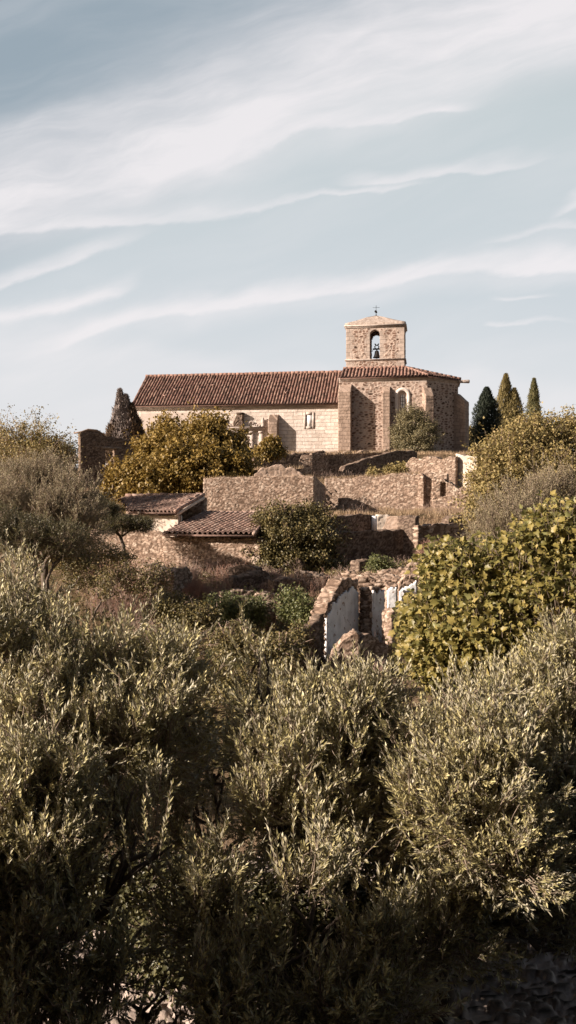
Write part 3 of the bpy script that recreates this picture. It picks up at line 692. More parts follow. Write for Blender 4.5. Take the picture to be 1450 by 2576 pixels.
for s in (-1, 1): yk.tube([c+CR*.12*s, c+CR*.2*s+UZ*.22, c+CR*.07*s+UZ*.34, c+UZ*.4+CR*.1*s, c+UZ*.48+CR*.2*s], [.05,.05,.05,.06,.05], 6)
yk.tube([c+UZ*.33-CR*.1, c+UZ*.33+CR*.1], .04, 6); yk.build('yoke', M['iron'], bell)
mb = MB(); mb.tube([c-CR*.9-UZ*.2, c-CR*.4-UZ*.2, c-CR*.34, c-CR*.3+UZ*.02], .03, 5); mb.build('bracket', M['iron'], bell)
mb = MB(); mb.tube([bc-UZ*.2, bc-UZ*.72, bc-UZ*.74, bc-UZ*.86, bc-UZ*1.05+CR*.06], [.012,.02,.05,.02,.008], 6); mb.build('clapper', M['iron'], bell)

# ================================================================== FOLIAGE
LEAF4 = (np.array([[0,0,0],[.14,.45,.04],[0,1,0],[-.14,.45,.04]]), np.array([[0,1,2],[0,2,3]]))
LEAFW = (np.array([[0,0,0],[.32,.42,.08],[0,1,-.08],[-.32,.42,.08]]), np.array([[0,1,2],[0,2,3]]))
LEAFO = (np.array([[0,0,0],[.095,.3,.02],[.075,.72,.02],[0,1,0],[-.075,.72,.02],[-.095,.3,.02]]), np.array([[0,1,5],[1,2,5],[2,4,5],[2,3,4]]))
_fo = [(0,0),(.14,-.09),(.34,-.06),(.46,.14),(.36,.26),(.5,.46),(.46,.66),(.3,.58),(.2,.84),(0,1.0)]
_fo = _fo+[(-x, y) for x, y in _fo[-2:0:-1]]
_fv = np.array([(x, y, .45*abs(x)-.32*y*y) for x, y in _fo]+[(0, .3, -.02)]); _n = len(_fo)
LEAFF = (_fv, np.array([[_n, k, (k+1) % _n] for k in range(_n)]))
def inst(T, pos, d, nrm, sc):
    TV, TF = T; d = norm(d); x = norm(np.cross(d, nrm)); z = np.cross(x, d); K = len(TV); Nn = len(pos); sc = np.broadcast_to(sc, (Nn,))
    V = pos[:,None,:]+sc[:,None,None]*(TV[None,:,0:1]*x[:,None,:]+TV[None,:,1:2]*d[:,None,:]+TV[None,:,2:3]*z[:,None,:])
    Fc = (np.arange(Nn)*K)[:,None,None]+TF[None]
    return V.reshape(-1, 3), Fc.reshape(-1, TF.shape[1])
def rdir(rg, n): return norm(rg.normal(size=(n, 3)))
def sample(blobs, n, rg, inner=.55, lump=.35, cull=.0, cf=1.2, seed=0, far=.5):
    C_ = np.array([b[0] for b in blobs]); Rr = np.array([b[1] for b in blobs]); w = Rr[:,0]*Rr[:,2]+.3*Rr[:,0]*Rr[:,1]; w /= w.sum()
    k = rg.choice(len(blobs), int(n*1.0), p=w); d = rdir(rg, len(k)); fl = (d[:,1] > .2) & (rg.random(len(k)) > far); d[fl,1] *= -1
    r = rg.uniform(inner**2, 1, len(k))**.5; r = r*(1+(rg.random(len(k)) < .1)*rg.uniform(0, .28, len(k)))
    bump_ = 1+lump*(fbm(d*2.2+C_[k]*.7, seed)-.5)*2
    p = C_[k]+d*Rr[k]*(r*bump_)[:,None]
    # drop points deep inside other blobs
    keep = np.ones(len(p), bool)
    for b in blobs:
        keep &= ~((((p-b[0])/b[1])**2).sum(1) < (inner*.8)**2)
    if cull > 0: keep &= vnoise(p*cf, seed+9) > cull*rg.uniform(.7, 1.3, len(p))
    return p[keep], norm(d[keep]/Rr[k][keep])
def B(px, py, Y, rx, rz, ry=None):
    c = pt(px, py, Y); s = Y/F; return (c, np.array([rx*s, (ry if ry else (rx+rz)/2*s), rz*s]))
def shoots(p, out, rg, ln=(.18,.32), nl=14, ls=.055, up=.8, T=LEAF4, spread=(25, 55), curl=.25):
    n = len(p); d = norm(out*.55+np.array([0,0,up])+rg.normal(0, .35, (n, 3))); L = rg.uniform(*ln, n)
    a = norm(np.cross(d, rdir(rg, n))); b = np.cross(d, a); cv = norm(rg.normal(size=(n, 3))+[0,0,.6])*curl
    Vs = []; Fs = []; A = []; off = 0; tone = rg.random(n)
    for k in range(nl):
        t = (k//2+.6)/(nl//2+.2); th = np.radians(rg.uniform(spread[0], spread[1], n))*(1-.35*t); phi = (k//2)*1.57+(k % 2)*math.pi+rg.normal(0, .3, n)
        rad = np.cos(phi)[:,None]*a+np.sin(phi)[:,None]*b; dd = norm(d+cv*t)
        ld = norm(dd*np.cos(th)[:,None]+rad*np.sin(th)[:,None]); base = p+d*(L*t)[:,None]+cv*(L*t*t*.5)[:,None]
        V, Fc = inst(T, base, ld, norm(dd*.9-rad*.5+rg.normal(0, .25, (n, 3))), ls*rg.uniform(.75, 1.2, n)*(1-.35*abs(t-.4)))
        Vs.append(V); Fs.append(Fc+off); off += len(V); A.append(np.repeat(np.clip(tone*.6+rg.random(n)*.5-.05, 0, 1), len(T[0])))
    tip = p+d*L[:,None]+cv*(L*.5)[:,None]
    return np.concatenate(Vs), np.concatenate(Fs), np.concatenate(A), p-d*.06, tip
def clusters(p, out, rg, nl=9, sig=.16, ls=.13, T=LEAFW, droop=.6, face=.7):
    n = len(p)*nl; P = np.repeat(p, nl, 0)+rg.normal(0, sig, (n, 3)); O = np.repeat(out, nl, 0)
    d = norm(O*.7+rg.normal(0, .7, (n, 3))+[0,0,-droop]); nr = norm(O*face+rg.normal(0, .55, (n, 3))+[0,0,.5])
    tone = np.repeat(rg.random(len(p)), nl)
    V, Fc = inst(T, P, d, nr, ls*rg.uniform(.65, 1.25, n)); return V, Fc, np.repeat(np.clip(tone*.5+rg.random(n)*.6-.05, 0, 1), len(T[0]))
def limb(mb, a, b, r0, r1, rg, n=6, sag=.12):
    a = np.array(a); b = np.array(b); L = np.linalg.norm(b-a); P = [a+(b-a)*t for t in np.linspace(0, 1, n)]
    for k in range(1, n-1): P[k] = P[k]+rg.normal(0, sag*L/n, 3)
    mb.tube(P, np.linspace(r0, r1, n), 7); return P
def tree(name, label, cat, base, blobs, kind, n, mat, rg_seed, trunk_r=.14, fork=.45, group=None, twigs=True, tmat='bark', cull=.0, inner=.55, lump=.35, cf=1.2, far=.5, spr=0, trunk=True, dead=0, **kw):
    rg = R_(rg_seed); base = np.array(base, float)
    t = empty(name, base, label, cat, group); cen = np.mean([b[0] for b in blobs], 0)
    top = base+(cen-base)*fork; bm = MB()
    P = limb(bm, base-UZ*.2, top, trunk_r*1.25, trunk_r*.85, rg, 6, .1)
    for b in blobs:
        e = b[0]-UZ*b[1][2]*.1; pp = limb(bm, top, e, trunk_r*.6, trunk_r*.2, rg, 6, .2)
        for k in range(5):
            dd = rdir(rg, 1)[0]; dd[2] = abs(dd[2])*.8; limb(bm, e-(e-top)*rg.uniform(0, .5), b[0]+dd*b[1]*.85, trunk_r*.25, .012, rg, 5, .2)
    if trunk: bm.build('trunk', M[tmat], t, True)
    spray = kw.pop('spray', 0)
    if spray: sh = kw.pop('shrink', .84 if kind == 'c' else 1.0); blobs = [(b[0]-UZ*b[1][2]*.1*(sh < 1), b[1]*sh) for b in blobs]
    if spray:
        b0, o0 = sample(blobs, n//spray, rg, inner, lump, cull, cf, rg_seed, far); m_ = len(b0)
        sd = norm(o0*.75+np.array([0,0,1.])*np.where(o0[:,2:3] > -.15, .85, rg.uniform(-.3, .5, (m_, 1)))+rg.normal(0, .28, (m_, 3)))
        SL = rg.uniform(.22, .7, m_)*kw.pop('slen', 1.0); k = np.repeat(np.arange(m_), spray); t_ = rg.uniform(0, 1, len(k)); bow = norm(rg.normal(0, 1, (m_, 3))+[0,0,.4])*.22
        p = b0[k]+sd[k]*(SL[k]*t_)[:,None]+bow[k]*(SL[k]*t_*t_)[:,None]+rg.normal(0, .035, (len(k), 3)); o = norm(sd[k]*1.5+rg.normal(0, .45, (len(k), 3)))
        sprays = (b0, b0+sd*(SL*.5)[:,None]+bow*(SL*.25)[:,None], b0+sd*SL[:,None]+bow*SL[:,None])
    else:
        p, o = sample(blobs, n, rg, inner, lump, cull, cf, rg_seed, far)
    if kind == 'olive':
        V, Fc, A, s0, s1 = shoots(p, o, rg, **kw); cm = MB(); cm.add(V, [Fc], lr=A)
        if spr:
            # long upright water shoots standing out of the top
            q, qo = sample(blobs, spr, rg, .9, lump, 0, cf, rg_seed+1, far); kk = qo[:,2] > .05; q = q[kk]; qo = qo[kk]
            k2 = dict(kw); k2['ln'] = (.26, .52); k2['nl'] = 28; k2['up'] = 1.9; k2['spread'] = (22, 42)
            V2, F2, A2, a0, a1 = shoots(q, qo, rg, **k2); cm.add(V2, [F2], lr=A2); s0 = np.concatenate([s0, a0]); s1 = np.concatenate([s1, a1])
        if twigs:
            tv, tq = sticks(s0, s1, .0035, .0015)
            # deeper twigs linking the shoots to the crown
            k = rg.random(len(s0)) < .3; cc = np.array([b[0] for b in blobs]); a = s0[k]; nr = ((a[:,None]-cc[None])**2).sum(2).argmin(1); inn = a+(cc[nr]-a)*rg.uniform(.15, .35, (len(a), 1))+rg.normal(0, .05, (len(a), 3))
            v2, q2 = sticks(inn, a, .007, .004); cm.add(tv, [tq]); cm.add(v2, [q2])
            if spray:
                v2, q2 = sticks(sprays[0], sprays[1], .009, .006); cm.add(v2, [q2]); v2, q2 = sticks(sprays[1], sprays[2], .006, .003); cm.add(v2, [q2])
    else:
        V, Fc, A = clusters(p, o, rg, **kw); cm = MB(); cm.add(V, [Fc], lr=A)
        if twigs:
            cc = np.array([b[0] for b in blobs]); k = rg.random(len(p)) < .35; a = p[k]; nr = ((a[:,None]-cc[None])**2).sum(2).argmin(1); inn = a+(cc[nr]-a)*.3
            v2, q2 = sticks(inn, a+o[k]*.1, .012, .004); cm.add(v2, [q2])
    if dead:
        q, qo = sample(blobs, dead, rg, .95, lump, 0, cf, rg_seed+2, far); kk = qo[:,2] > 0; q = q[kk]; qo = qo[kk]; d = norm(qo*.6+[0,0,.7]+rg.normal(0, .5, qo.shape)); L = rg.uniform(.3, .9, (len(q), 1)); sc_ = np.linalg.norm(blobs[0][1])/3
        e = q+d*L*sc_; d2 = norm(d+rg.normal(0, .5, d.shape)); v, f = sticks(q-d*.3, e, .012, .006); cm.add(v, [f]); v, f = sticks(q+(e-q)*.6, q+(e-q)*.6+d2*L*.5*sc_, .008, .004); cm.add(v, [f])
    cm.build('crown', M[mat], t, mat2=M['drygrey' if dead else 'twig'])
    return t
def gb(px, Y, dz=0):       # point on the ground at a column and depth
    x = (px-725)/F*Y; return (x, Y, g1(x, Y)+dz)

# --- cypresses
def cypress(label, px, Y, py_top, py_bot, w, mat, seed, n=9000, lobes=((0,0,1,1),), group=None, ls=.28, shape=(.1,.55), name='cypress_tree', mats=None):
    rg = R_(seed); b = pt(px, py_bot, Y); b[2] = min(b[2], g1(b[0], Y)) ; t = empty(name, b, label, 'cypress', group); s = Y/F
    H = (py_bot-py_top)*s; z0 = (1288-py_bot)*s; trk = MB(); trk.tube([b-UZ*.2, np.array([b[0], Y, z0+H*.7])], [.16,.04], 7); trk.build('trunk', M['bark'], t, True)
    for li, (ox, oy, hs, ws) in enumerate(lobes):
        nn = int(n*hs*ws); h = rg.random(nn)**.85; R0 = w*s*ws/2
        prof = np.interp(h, [0, .1, .3, .55, .75, .9, 1], [.55, .85, 1, .86, .6, .3, .04])*R0
        a = rg.uniform(0, 2*np.pi, nn); lum = 1+.6*(fbm(np.stack([np.cos(a)*1.9, np.sin(a)*1.9, h*H*1.5], 1), seed+li)-.5)*2
        r = prof*lum*rg.uniform(.45, 1.22, nn); o = np.stack([np.cos(a), np.sin(a), a*0], 1)
        p = np.array([b[0]+ox*s, Y+oy*s, z0])+o*r[:,None]; p[:,2] += h*H*hs
        d = norm(o*.45+np.array([0,0,1.0])+rg.normal(0, .25, (nn, 3)))
        V, Fc = inst(LEAF4, p, d, norm(o+rg.normal(0, .4, (nn, 3))), ls*rg.uniform(.6, 1.2, nn)); cm = MB()
        cm.add(V, [Fc], lr=np.repeat(rg.random(nn), 4)); cm.build('crown', M[(mats or [mat]*9)[li]], t)
    return t
gcy = 'cypresses standing to the right of the church'
cypress('dark green broad cypress nearest to the church wall', 1225, 96, 978, 1150, 68, 'cyp_dark', 31, 16000, group=gcy)
cypress('golden brown ragged cypress with a split top, tallest of the row', 1278, 101, 944, 1150, 62, 'cyp_gold', 32, 12000, ((-5,0,1,.95), (15,-6,.82,.95), (2,5,.7,1.1)), gcy)
cypress('slim olive green cypress farthest right on the skyline', 1344, 106, 955, 1120, 34, 'cyp_green', 33, 10000, group=gcy)
cypress('grey and rust coloured half dead cypress clump at the left end of the church', 312, 79, 985, 1180, 44, 'cyp_brown', 34, 14000,
        ((-18,0,.66,1.3), (-9,-4,1,.85), (5,-3,.93,.95), (19,0,.82,1.2), (33,4,.62,1.1)), None, .32, mats=['cyp_brown','cyp_grey','cyp_grey','cyp_brown','cyp_brown'])

# --- trees near the church
tree('holm_oak', 'round grey green bush tree against the apse wall beside the church window', 'tree', gb(1040, 80), [B(1035,1060,80,36,36), B(1070,1088,79.5,30,28), B(1012,1092,79.5,28,26), B(1052,1118,79,40,28), B(1018,1128,79,26,20)], 'c', 4200, 'holm', 41, .12, nl=8, sig=.12, ls=.12, lump=.3, spray=5, slen=1.2, twigs=True)
tree('round_bush_tree', 'low rounded yellow green tree behind the corner of the apse', 'tree', gb(1188, 99), [B(1184,1098,99,17,22), B(1172,1112,99,14,18), B(1205,1128,98,18,20)], 'c', 1500, 'scrub', 42, .1, nl=8, sig=.2, ls=.2)
tree('dark_bush', 'dark shaded bush on the ground under the nearest cypress', 'bush', gb(1192, 93), [B(1186,1130,93,22,20), B(1212,1138,93,18,16)], 'c', 1300, 'ivy', 43, .05, nl=8, sig=.15, ls=.15)
tree('mulberry_tree', 'broad golden yellow leafed tree spreading in front of the nave', 'tree', gb(470, 61),
     [B(420,1140,61,80,55,2.2), B(520,1118,61.5,90,52,2.2), B(578,1150,61,50,44,2), B(384,1180,60,46,46,2), B(308,1222,59,44,26,1.6), B(470,1180,59,100,58,2), B(590,1190,59.5,62,30,1.8), B(380,1210,58.5,85,38,1.6), B(425,1088,62,30,18,.8), B(525,1085,62,40,20,1)],
     'c', 6000, 'mulb', 44, .25, nl=11, sig=.2, ls=.23, lump=.5, spray=5, slen=2.0, shrink=.8, cull=.3, cf=.8, droop=.9)
tree('mulberry_sapling', 'small yellow leafed sapling beside the buttress of the nave', 'tree', gb(680, 66), [B(682,1118,66,22,18), B(672,1135,65.5,26,16), B(700,1135,66,16,12)], 'c', 500, 'mulb', 45, .05, nl=8, sig=.15, ls=.19)

# ================================================================== RUINED WALLS
ST = (.2, .09, .022, .16)
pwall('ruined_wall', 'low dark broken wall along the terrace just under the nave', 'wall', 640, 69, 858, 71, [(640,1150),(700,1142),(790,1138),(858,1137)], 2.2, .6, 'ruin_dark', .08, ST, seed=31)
pwall('ruined_wall', 'short stepped stone pier with a shaded end above the big wall', 'wall', 752, 62, 784, 62, [(752,1158),(760,1140),(784,1142)], 1.0, 2.2, 'ruin', .07, ST, seed=32)
pwall('terrace_wall', 'retaining wall of patchy stone running below the chancel', 'wall', 784, 70, 985, 73.5, [(784,1142),(860,1140),(985,1132)], 2.2, .6, 'ruin', .08, ST, seed=33)
pwall('ruined_wall', 'light mortared wall stump capping the big square wall', 'wall', 640, 57, 762, 57, [(640,1192),(662,1176),(690,1172),(735,1173),(762,1196)], 1.0, .7, 'ruin_cap', .06, (.4,.25,.03,.2), seed=34)
# big square enclosure
bw = pwall('enclosure_wall', None, None, 512, 53, 790, 52.2, [(512,1203),(560,1201),(700,1198),(790,1199)], -1.3, .7, 'ruin', .05, (.18,.09,.022,.18), seed=35, rough=(.03,.04))
tag(bw, 'big square rubble wall with a level top standing behind the tiled sheds', 'wall')
c = pt(790, 1288, 52.2); slab('return_wall', (np.array([c[0]+.0, c[1]+.1, -1.3]), CR*0+norm([.14,1,0]), norm([-1,.14,0]), UZ), 6.5, 3.3, .7, .07, M['ruin'], bw, None, lambda q: np.stack([q[:,0], q[:,1], q[:,2]*(1.0-.02*q[:,0])], 1), ST, None, 36)
pwall('retaining_wall', 'long curving retaining wall of warm rubble below the apse terrace', 'wall', 816, 59.5, 1125, 57.5, [(816,1203),(850,1202),(960,1196),(1040,1190),(1072,1186),(1125,1192)], -.8, .9, 'ruin', .055, (.21,.1,.025,.18), seed=37, rough=(.05,.05), batter=.2)
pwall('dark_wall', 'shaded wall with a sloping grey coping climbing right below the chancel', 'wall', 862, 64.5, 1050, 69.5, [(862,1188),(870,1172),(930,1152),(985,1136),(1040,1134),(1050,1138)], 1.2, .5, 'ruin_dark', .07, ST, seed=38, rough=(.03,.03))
cp_ = pwall('terrace_wall', 'upper rubble wall ending in a rough brick pier below the apse', 'wall', 1020, 61.5, 1147, 60, [(1020,1170),(1032,1152),(1060,1150),(1110,1152),(1130,1148),(1147,1146)], .6, .8, 'ruin', .055, ST, seed=39)
pwall('ruined_wall', 'thin stone pier standing up from the right of the retaining wall', 'wall', 1052, 57.9, 1066, 57.7, [(1052,1190),(1058,1188),(1066,1196)], -.4, .8, 'ruin', .055, ST, seed=40)
pwall('plastered_wall', 'cream plastered ruined wall face glowing in sun beside the scrub bank', 'wall', 1147, 60.6, 1200, 59.4, [(1147,1147),(1175,1150),(1200,1150)], .0, .6, 'cream', .07, (.5,.4,.025,.2), seed=41, holes=None)
pwall('ruined_wall', 'crumbling rubble wall end with dark hollow below the plastered wall', 'wall', 1088, 57.6, 1200, 56.8, [(1088,1200),(1110,1196),(1132,1215),(1150,1228),(1200,1236)], -1.2, 1.0, 'ruin', .055, (.21,.1,.04,.18), seed=42, rough=(.12,.1), holes=[(1108,1214,1122,1250)])
# left ruin with a window opening
lr = pwall('ruined_house', None, None, 203, 66, 350, 68.8, [(196,1096),(203,1088),(215,1082),(235,1082),(262,1094),(275,1100),(350,1108)], .8, .35, 'ruin_dark', .06, (.2,.09,.022,.18), seed=51, rough=(.04,.04), holes=[(265,1129,291,1176)])
tag(lr, 'dark roofless stone house ruin with humped gable and a square window hole', 'ruin')
pwall('window_jamb', None, None, 255, 67.05, 265, 67.2, [(255,1127),(265,1127)], 1.5, .4, 'ruin', .06, (.25,.08,.03,.2), parent=lr, seed=52, rough=(0,0))
pwall('window_jamb', None, None, 291, 67.75, 304, 68.0, [(291,1127),(304,1127)], 1.5, .4, 'ruin', .06, (.25,.08,.03,.2), parent=lr, seed=53, rough=(0,0))
MB().tube([pt(254,1127,67.0), pt(305,1127,68.0)], .13, 4).build('lintel', M['wood'], lr)
mb = MB(); mb.tube([pt(268,1174,67.9), pt(290,1148,68.2)], .12, 5); mb.build('fallen_beam', M['wood'], lr)
mb = MB(); mb.tube([pt(186,1090,65.9), pt(206,1087,66.1), pt(222,1081,66.4), pt(244,1083,66.8), pt(262,1093,67.1)], [.05,.08,.08,.08,.05], 5); mb.build('coping', M['ruin_cap'], lr)
# timber fence posts below the left ruin
fe = empty('wooden_fence', gb(250, 58), 'small dark timber post and rail fence below the ruined house', 'fence'); mb = MB()
for p in (238, 262, 284): a = pt(p, 1212, 58); mb.tube([np.array([a[0], 58, a[2]-1.2]), a], .05, 5); 
mb.build('post', M['wood'], fe); mb = MB(); mb.tube([pt(232,1226,58), pt(290,1228,58)], .04, 5); mb.build('rail', M['wood'], fe)

# --- tiled sheds
def shed(label, e0, e1, r1, r0, seed, walls, pitch=.24, posts=(), gable=None):
    base = np.array([(e0[0]+e1[0])/2, e0[1]+1, g1((e0[0]+e1[0])/2, e0[1]+1)]); s = empty('shed', base, label, 'shed')
    ro = roof_quad('roof', e0, e1, r1, r0, M['roof_old'], s, pitch=pitch, tl=.36, r=.075, seed=seed)
    ridge_line('ridge_tiles', r0+UZ*.03, r1+UZ*.03, M['roof_old'], ro, .09, seed=seed+1)
    ridge_line('verge_tiles', e1+UZ*.05, r1+UZ*.03, M['roof_old'], ro, .09, seed=seed+2)
    for w in walls: pwall(*w['a'], parent=s, **w['k'])
    for a, b in posts: MB().box(a, b).build('post', M['wood'], s)
    return s
eA0, eA1, rA1, rA0 = pt(322,1286,46.2), pt(441,1288,44.6), pt(512,1246,48.5), pt(318,1247,50.5)
shA = shed('upper tiled shed with a cream wall and open dark side', eA0, eA1, rA1, rA0, 61, [
    dict(a=('front_wall', None, None, 318,46.7,449,45.1,[(318,1296),(449,1297)],-1.6), k=dict(T=.3, mat='cream', cell=.07, stone=(.5,.4,.015,.2), rough=(.01,.01), seed=62))],
    posts=[(pt(x,1297,45.6)-[.06,0,0], pt(x,1287,45.6)+[.06,.12,0]) for x in (350, 379, 408)]+[(pt(443,1296,45.25)-[.1,0,0], pt(443,1286,45.25)+[.1,.2,0]), (pt(449,1316,45.2)-[.12,0,0], pt(449,1292,45.2)+[.12,.25,0])])
mb = MB(); a = eA1+[.05,.1,-.12]; b = rA1+[.0,0,-.12]; mb.tube([a, b], .1, 6); mb.build('verge_beam', M['cream'], shA)
pwall('rear_wall', None, None, 318, 51, 512, 49.2, [(318,1252),(512,1252)], -1.6, .4, 'ruin', .12, ST, parent=shA, seed=63, rough=(0,0))
slab('side_wall', (np.array([eA0[0]-.05, rA0[1]-.3, -1.6]), norm([eA0[0]-rA0[0], eA0[1]-rA0[1], 0]), norm([rA0[1]-eA0[1], eA0[0]-rA0[0]+0, 0])*[1,1,0], UZ), 4.0, 1.7, .3, .1, M['ruin'], shA, None, None, ST, None, 64)
eB0, eB1, rB1, rB0 = pt(408,1341,42.6), pt(640,1345,41.2), pt(690,1291,46.4), pt(512,1291,47.5)
shB = shed('lower tiled shed with a wide sagging roof above a rubble wall', eB0, eB1, rB1, rB0, 71, [
    dict(a=('front_wall', None, None, 410,43.0,655,41.6,[(410,1351),(655,1353)],-3.4), k=dict(T=.5, mat='ruin', cell=.05, stone=(.19,.095,.022,.18), rough=(.02,.03), seed=72))],
    posts=[(pt(x,1354,42.2)-[.05,0,0], pt(x,1342,42.2)+[.05,.12,0]) for x in (442, 478, 512, 548, 583, 620)])
MB().tube([pt(410,1346,42.9), pt(645,1349,41.6)], .05, 5).build('eave_beam', M['wood'], shB)
pwall('rear_wall', None, None, 520, 47.6, 690, 46.8, [(520,1296),(690,1296)], -2.4, .4, 'ruin', .12, ST, parent=shB, seed=73, rough=(0,0))
pwall('field_wall', 'long warm rubble wall left of the sheds behind the thin dark tree', 'wall', 228, 44.5, 412, 43.2, [(228,1335),(300,1330),(360,1338),(412,1346)], -3.6, .5, 'ruin', .05, (.19,.095,.022,.18), seed=74, rough=(.08,.06))

# --- ruins to the right, middle distance
pwall('ruined_wall', 'dark rubble wall stump at the left of the white door jamb', 'wall', 832, 45.6, 942, 48.2, [(832,1298),(860,1296),(942,1297)], -2.2, .6, 'ruin_dark', .06, ST, seed=81, rough=(.04,.04))
mb = MB(); mb.box(pt(936,1334,47.9), pt(949,1298,47.95)+[0,.5,0]); tag(mb.build('door_jamb', M['white']), 'narrow white painted door jamb at the edge of the dark rubble wall', 'door jamb')
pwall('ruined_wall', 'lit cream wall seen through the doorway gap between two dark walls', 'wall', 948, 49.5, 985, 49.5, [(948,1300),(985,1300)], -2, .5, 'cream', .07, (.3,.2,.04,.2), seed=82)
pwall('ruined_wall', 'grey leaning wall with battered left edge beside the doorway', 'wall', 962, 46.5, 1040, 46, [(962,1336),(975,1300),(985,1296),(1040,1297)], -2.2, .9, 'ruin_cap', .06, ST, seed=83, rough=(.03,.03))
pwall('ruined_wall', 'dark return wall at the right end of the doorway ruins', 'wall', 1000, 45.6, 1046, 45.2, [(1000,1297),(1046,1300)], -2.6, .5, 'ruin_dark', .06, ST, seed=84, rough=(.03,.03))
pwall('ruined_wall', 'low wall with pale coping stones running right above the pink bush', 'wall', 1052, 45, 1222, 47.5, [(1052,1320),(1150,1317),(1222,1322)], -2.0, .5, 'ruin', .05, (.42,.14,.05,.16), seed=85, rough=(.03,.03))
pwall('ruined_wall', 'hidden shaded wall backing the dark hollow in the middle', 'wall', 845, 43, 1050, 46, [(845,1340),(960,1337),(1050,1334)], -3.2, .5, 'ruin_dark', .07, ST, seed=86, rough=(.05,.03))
pwall('ruined_wall', 'shallow step of grey masonry left of the pink bush on the right', 'wall', 1110, 40.5, 1215, 40.5, [(1110,1372),(1160,1366),(1215,1372)], -3, .5, 'ruin_dark', .06, ST, seed=87)
pwall('ruined_wall', 'low stone ledge below the bare pale shrub', 'wall', 862, 35.5, 1060, 34.5, [(862,1445),(930,1440),(1010,1438),(1030,1418),(1060,1412)], -4.2, .7, 'ruin', .045, (.26,.1,.055,.2), seed=88, rough=(.08,.07))
pwall('ruined_wall', 'crumbling wall top behind the fig tree with pale coping', 'wall', 1010, 35.2, 1130, 34.5, [(1010,1440),(1040,1413),(1130,1412)], -4, .8, 'ruin_dark', .05, (.26,.1,.055,.2), seed=89, rough=(.03,.03))
pwall('ruined_wall', 'low broken wall with dry grass left of the whitewashed gable', 'wall', 742, 38.3, 815, 37.6, [(742,1446),(775,1442),(815,1452)], -4.4, .6, 'ruin', .045, (.26,.1,.055,.2), seed=90, rough=(.08,.06))
pwall('ruined_wall', 'mossy square wall stump among green weeds', 'wall', 630, 31, 694, 31, [(630,1512),(648,1494),(672,1492),(694,1508)], -5, .7, 'ruin', .05, (.3,.09,.028,.2), seed=91, rough=(.03,.05))
# whitewashed gable fragment
gw = pwall('whitewashed_wall', None, None, 900, 30.2, 818, 28.2, [(790,1590),(818,1530),(852,1452),(900,1462)], -4.6, -.0+.6, 'ruin', .04, (.17,.085,.022,.18), seed=92, rough=(.02,.03)) if False else None
def facing(name, label, cat, x0, Y0, x1, Y1, prof, zb, T, seed, wp, rough=(.02,.03), mat='ruin', prof_w=None, group=None):
    """rubble wall carrying a skin of whitewashed plaster on its front"""
    o = pwall(name, label, cat, x0, Y0, x1, Y1, prof, zb, T, mat, .04, (.26,.1,.055,.2), seed=seed, rough=rough, group=group)
    a = pt(x0, 1288, Y0); b = pt(x1, 1288, Y1); d = b-a; L = np.linalg.norm(d); ux = d/L; uy = np.array([-ux[1], ux[0], 0]); xs_ = np.linspace(0, L, 200)
    w = a[None]+xs_[:,None]*ux; cp = w[:,0]/w[:,1]*F+725
    tz = (1288-np.interp(cp, [p[0] for p in wp], [p[1] for p in wp]))/F*w[:,1]+.4*(fbm(np.stack([xs_*6, xs_*0, xs_*0], 1), seed, 4)-.5)
    H = tz.max()-zb
    slab('plaster_face', (a-uy*.06+UZ*zb, ux, uy, UZ), L-.02, H, .07, .05, M['white'], o, lambda xx, zz: (zz < (np.interp(xx, xs_, tz)-zb)), None, (.4,.4,.012,.1), None, seed)
    return o
facing('whitewashed_wall', 'blue white plastered gable fragment with sloping stone top, largest white wall', 'wall', 818, 28.6, 899, 30.4, [(818,1540),(835,1500),(862,1456),(899,1458)], -4.8, .5, 92, [(818,1552),(835,1520),(862,1488),(880,1478),(899,1490)])
pwall('ruined_wall', 'sloping shaded wall end falling left of the white gable', 'wall', 778, 26.8, 815, 28.3, [(778,1580),(800,1560),(815,1548)], -4.8, .3, 'ruin_dark', .045, (.26,.1,.055,.2), seed=93, rough=(.03,.05))
facing('whitewashed_pier', 'narrow white pier right of the gap beside the white gable', 'pier', 936, 30, 966, 30.3, [(936,1478),(966,1480)], -4.6, .6, 95, [(936,1486),(966,1488)])
facing('whitewashed_pier', 'small white wall piece half hidden by the fig leaves', 'pier', 974, 31.5, 1000, 31.5, [(974,1470),(1000,1468)], -4.4, .6, 96, [(974,1478),(1000,1474)])
facing('whitewashed_wall', 'white triangular plaster remnant under broken stone right of the piers', 'wall', 1004, 32.4, 1050, 32.4, [(1004,1468),(1020,1452),(1050,1450)], -4.4, .7, 97, [(1004,1488),(1025,1474),(1050,1458)])
pwall('ruined_wall', 'warm rubble back wall behind the white piers', 'wall', 895, 33.2, 1010, 33.2, [(895,1456),(950,1452),(1010,1456)], -4.4, .6, 'ruin', .045, (.26,.1,.055,.2), seed=98, rough=(.06,.06), holes=[(902,1500,934,1600)])
# leaning slab near the olive tops
sl = pwall('fallen_masonry', 'big tilted slab of fallen masonry just above the olive shoots', 'rubble', 822, 26.0, 905, 26.0, [(826,1680),(844,1640),(870,1610),(895,1598),(905,1606)], -5.2, .8, 'ruin', .045, (.3,.09,.028,.2), seed=99, rough=(.05,.04))
pwall('ruined_wall', 'dark jagged wall end between the fallen slab and the fig tree', 'wall', 898, 26.2, 975, 27, [(898,1606),(930,1592),(960,1606),(975,1620)], -5.3, .6, 'ruin', .045, (.3,.09,.028,.2), seed=100, rough=(.1,.08))

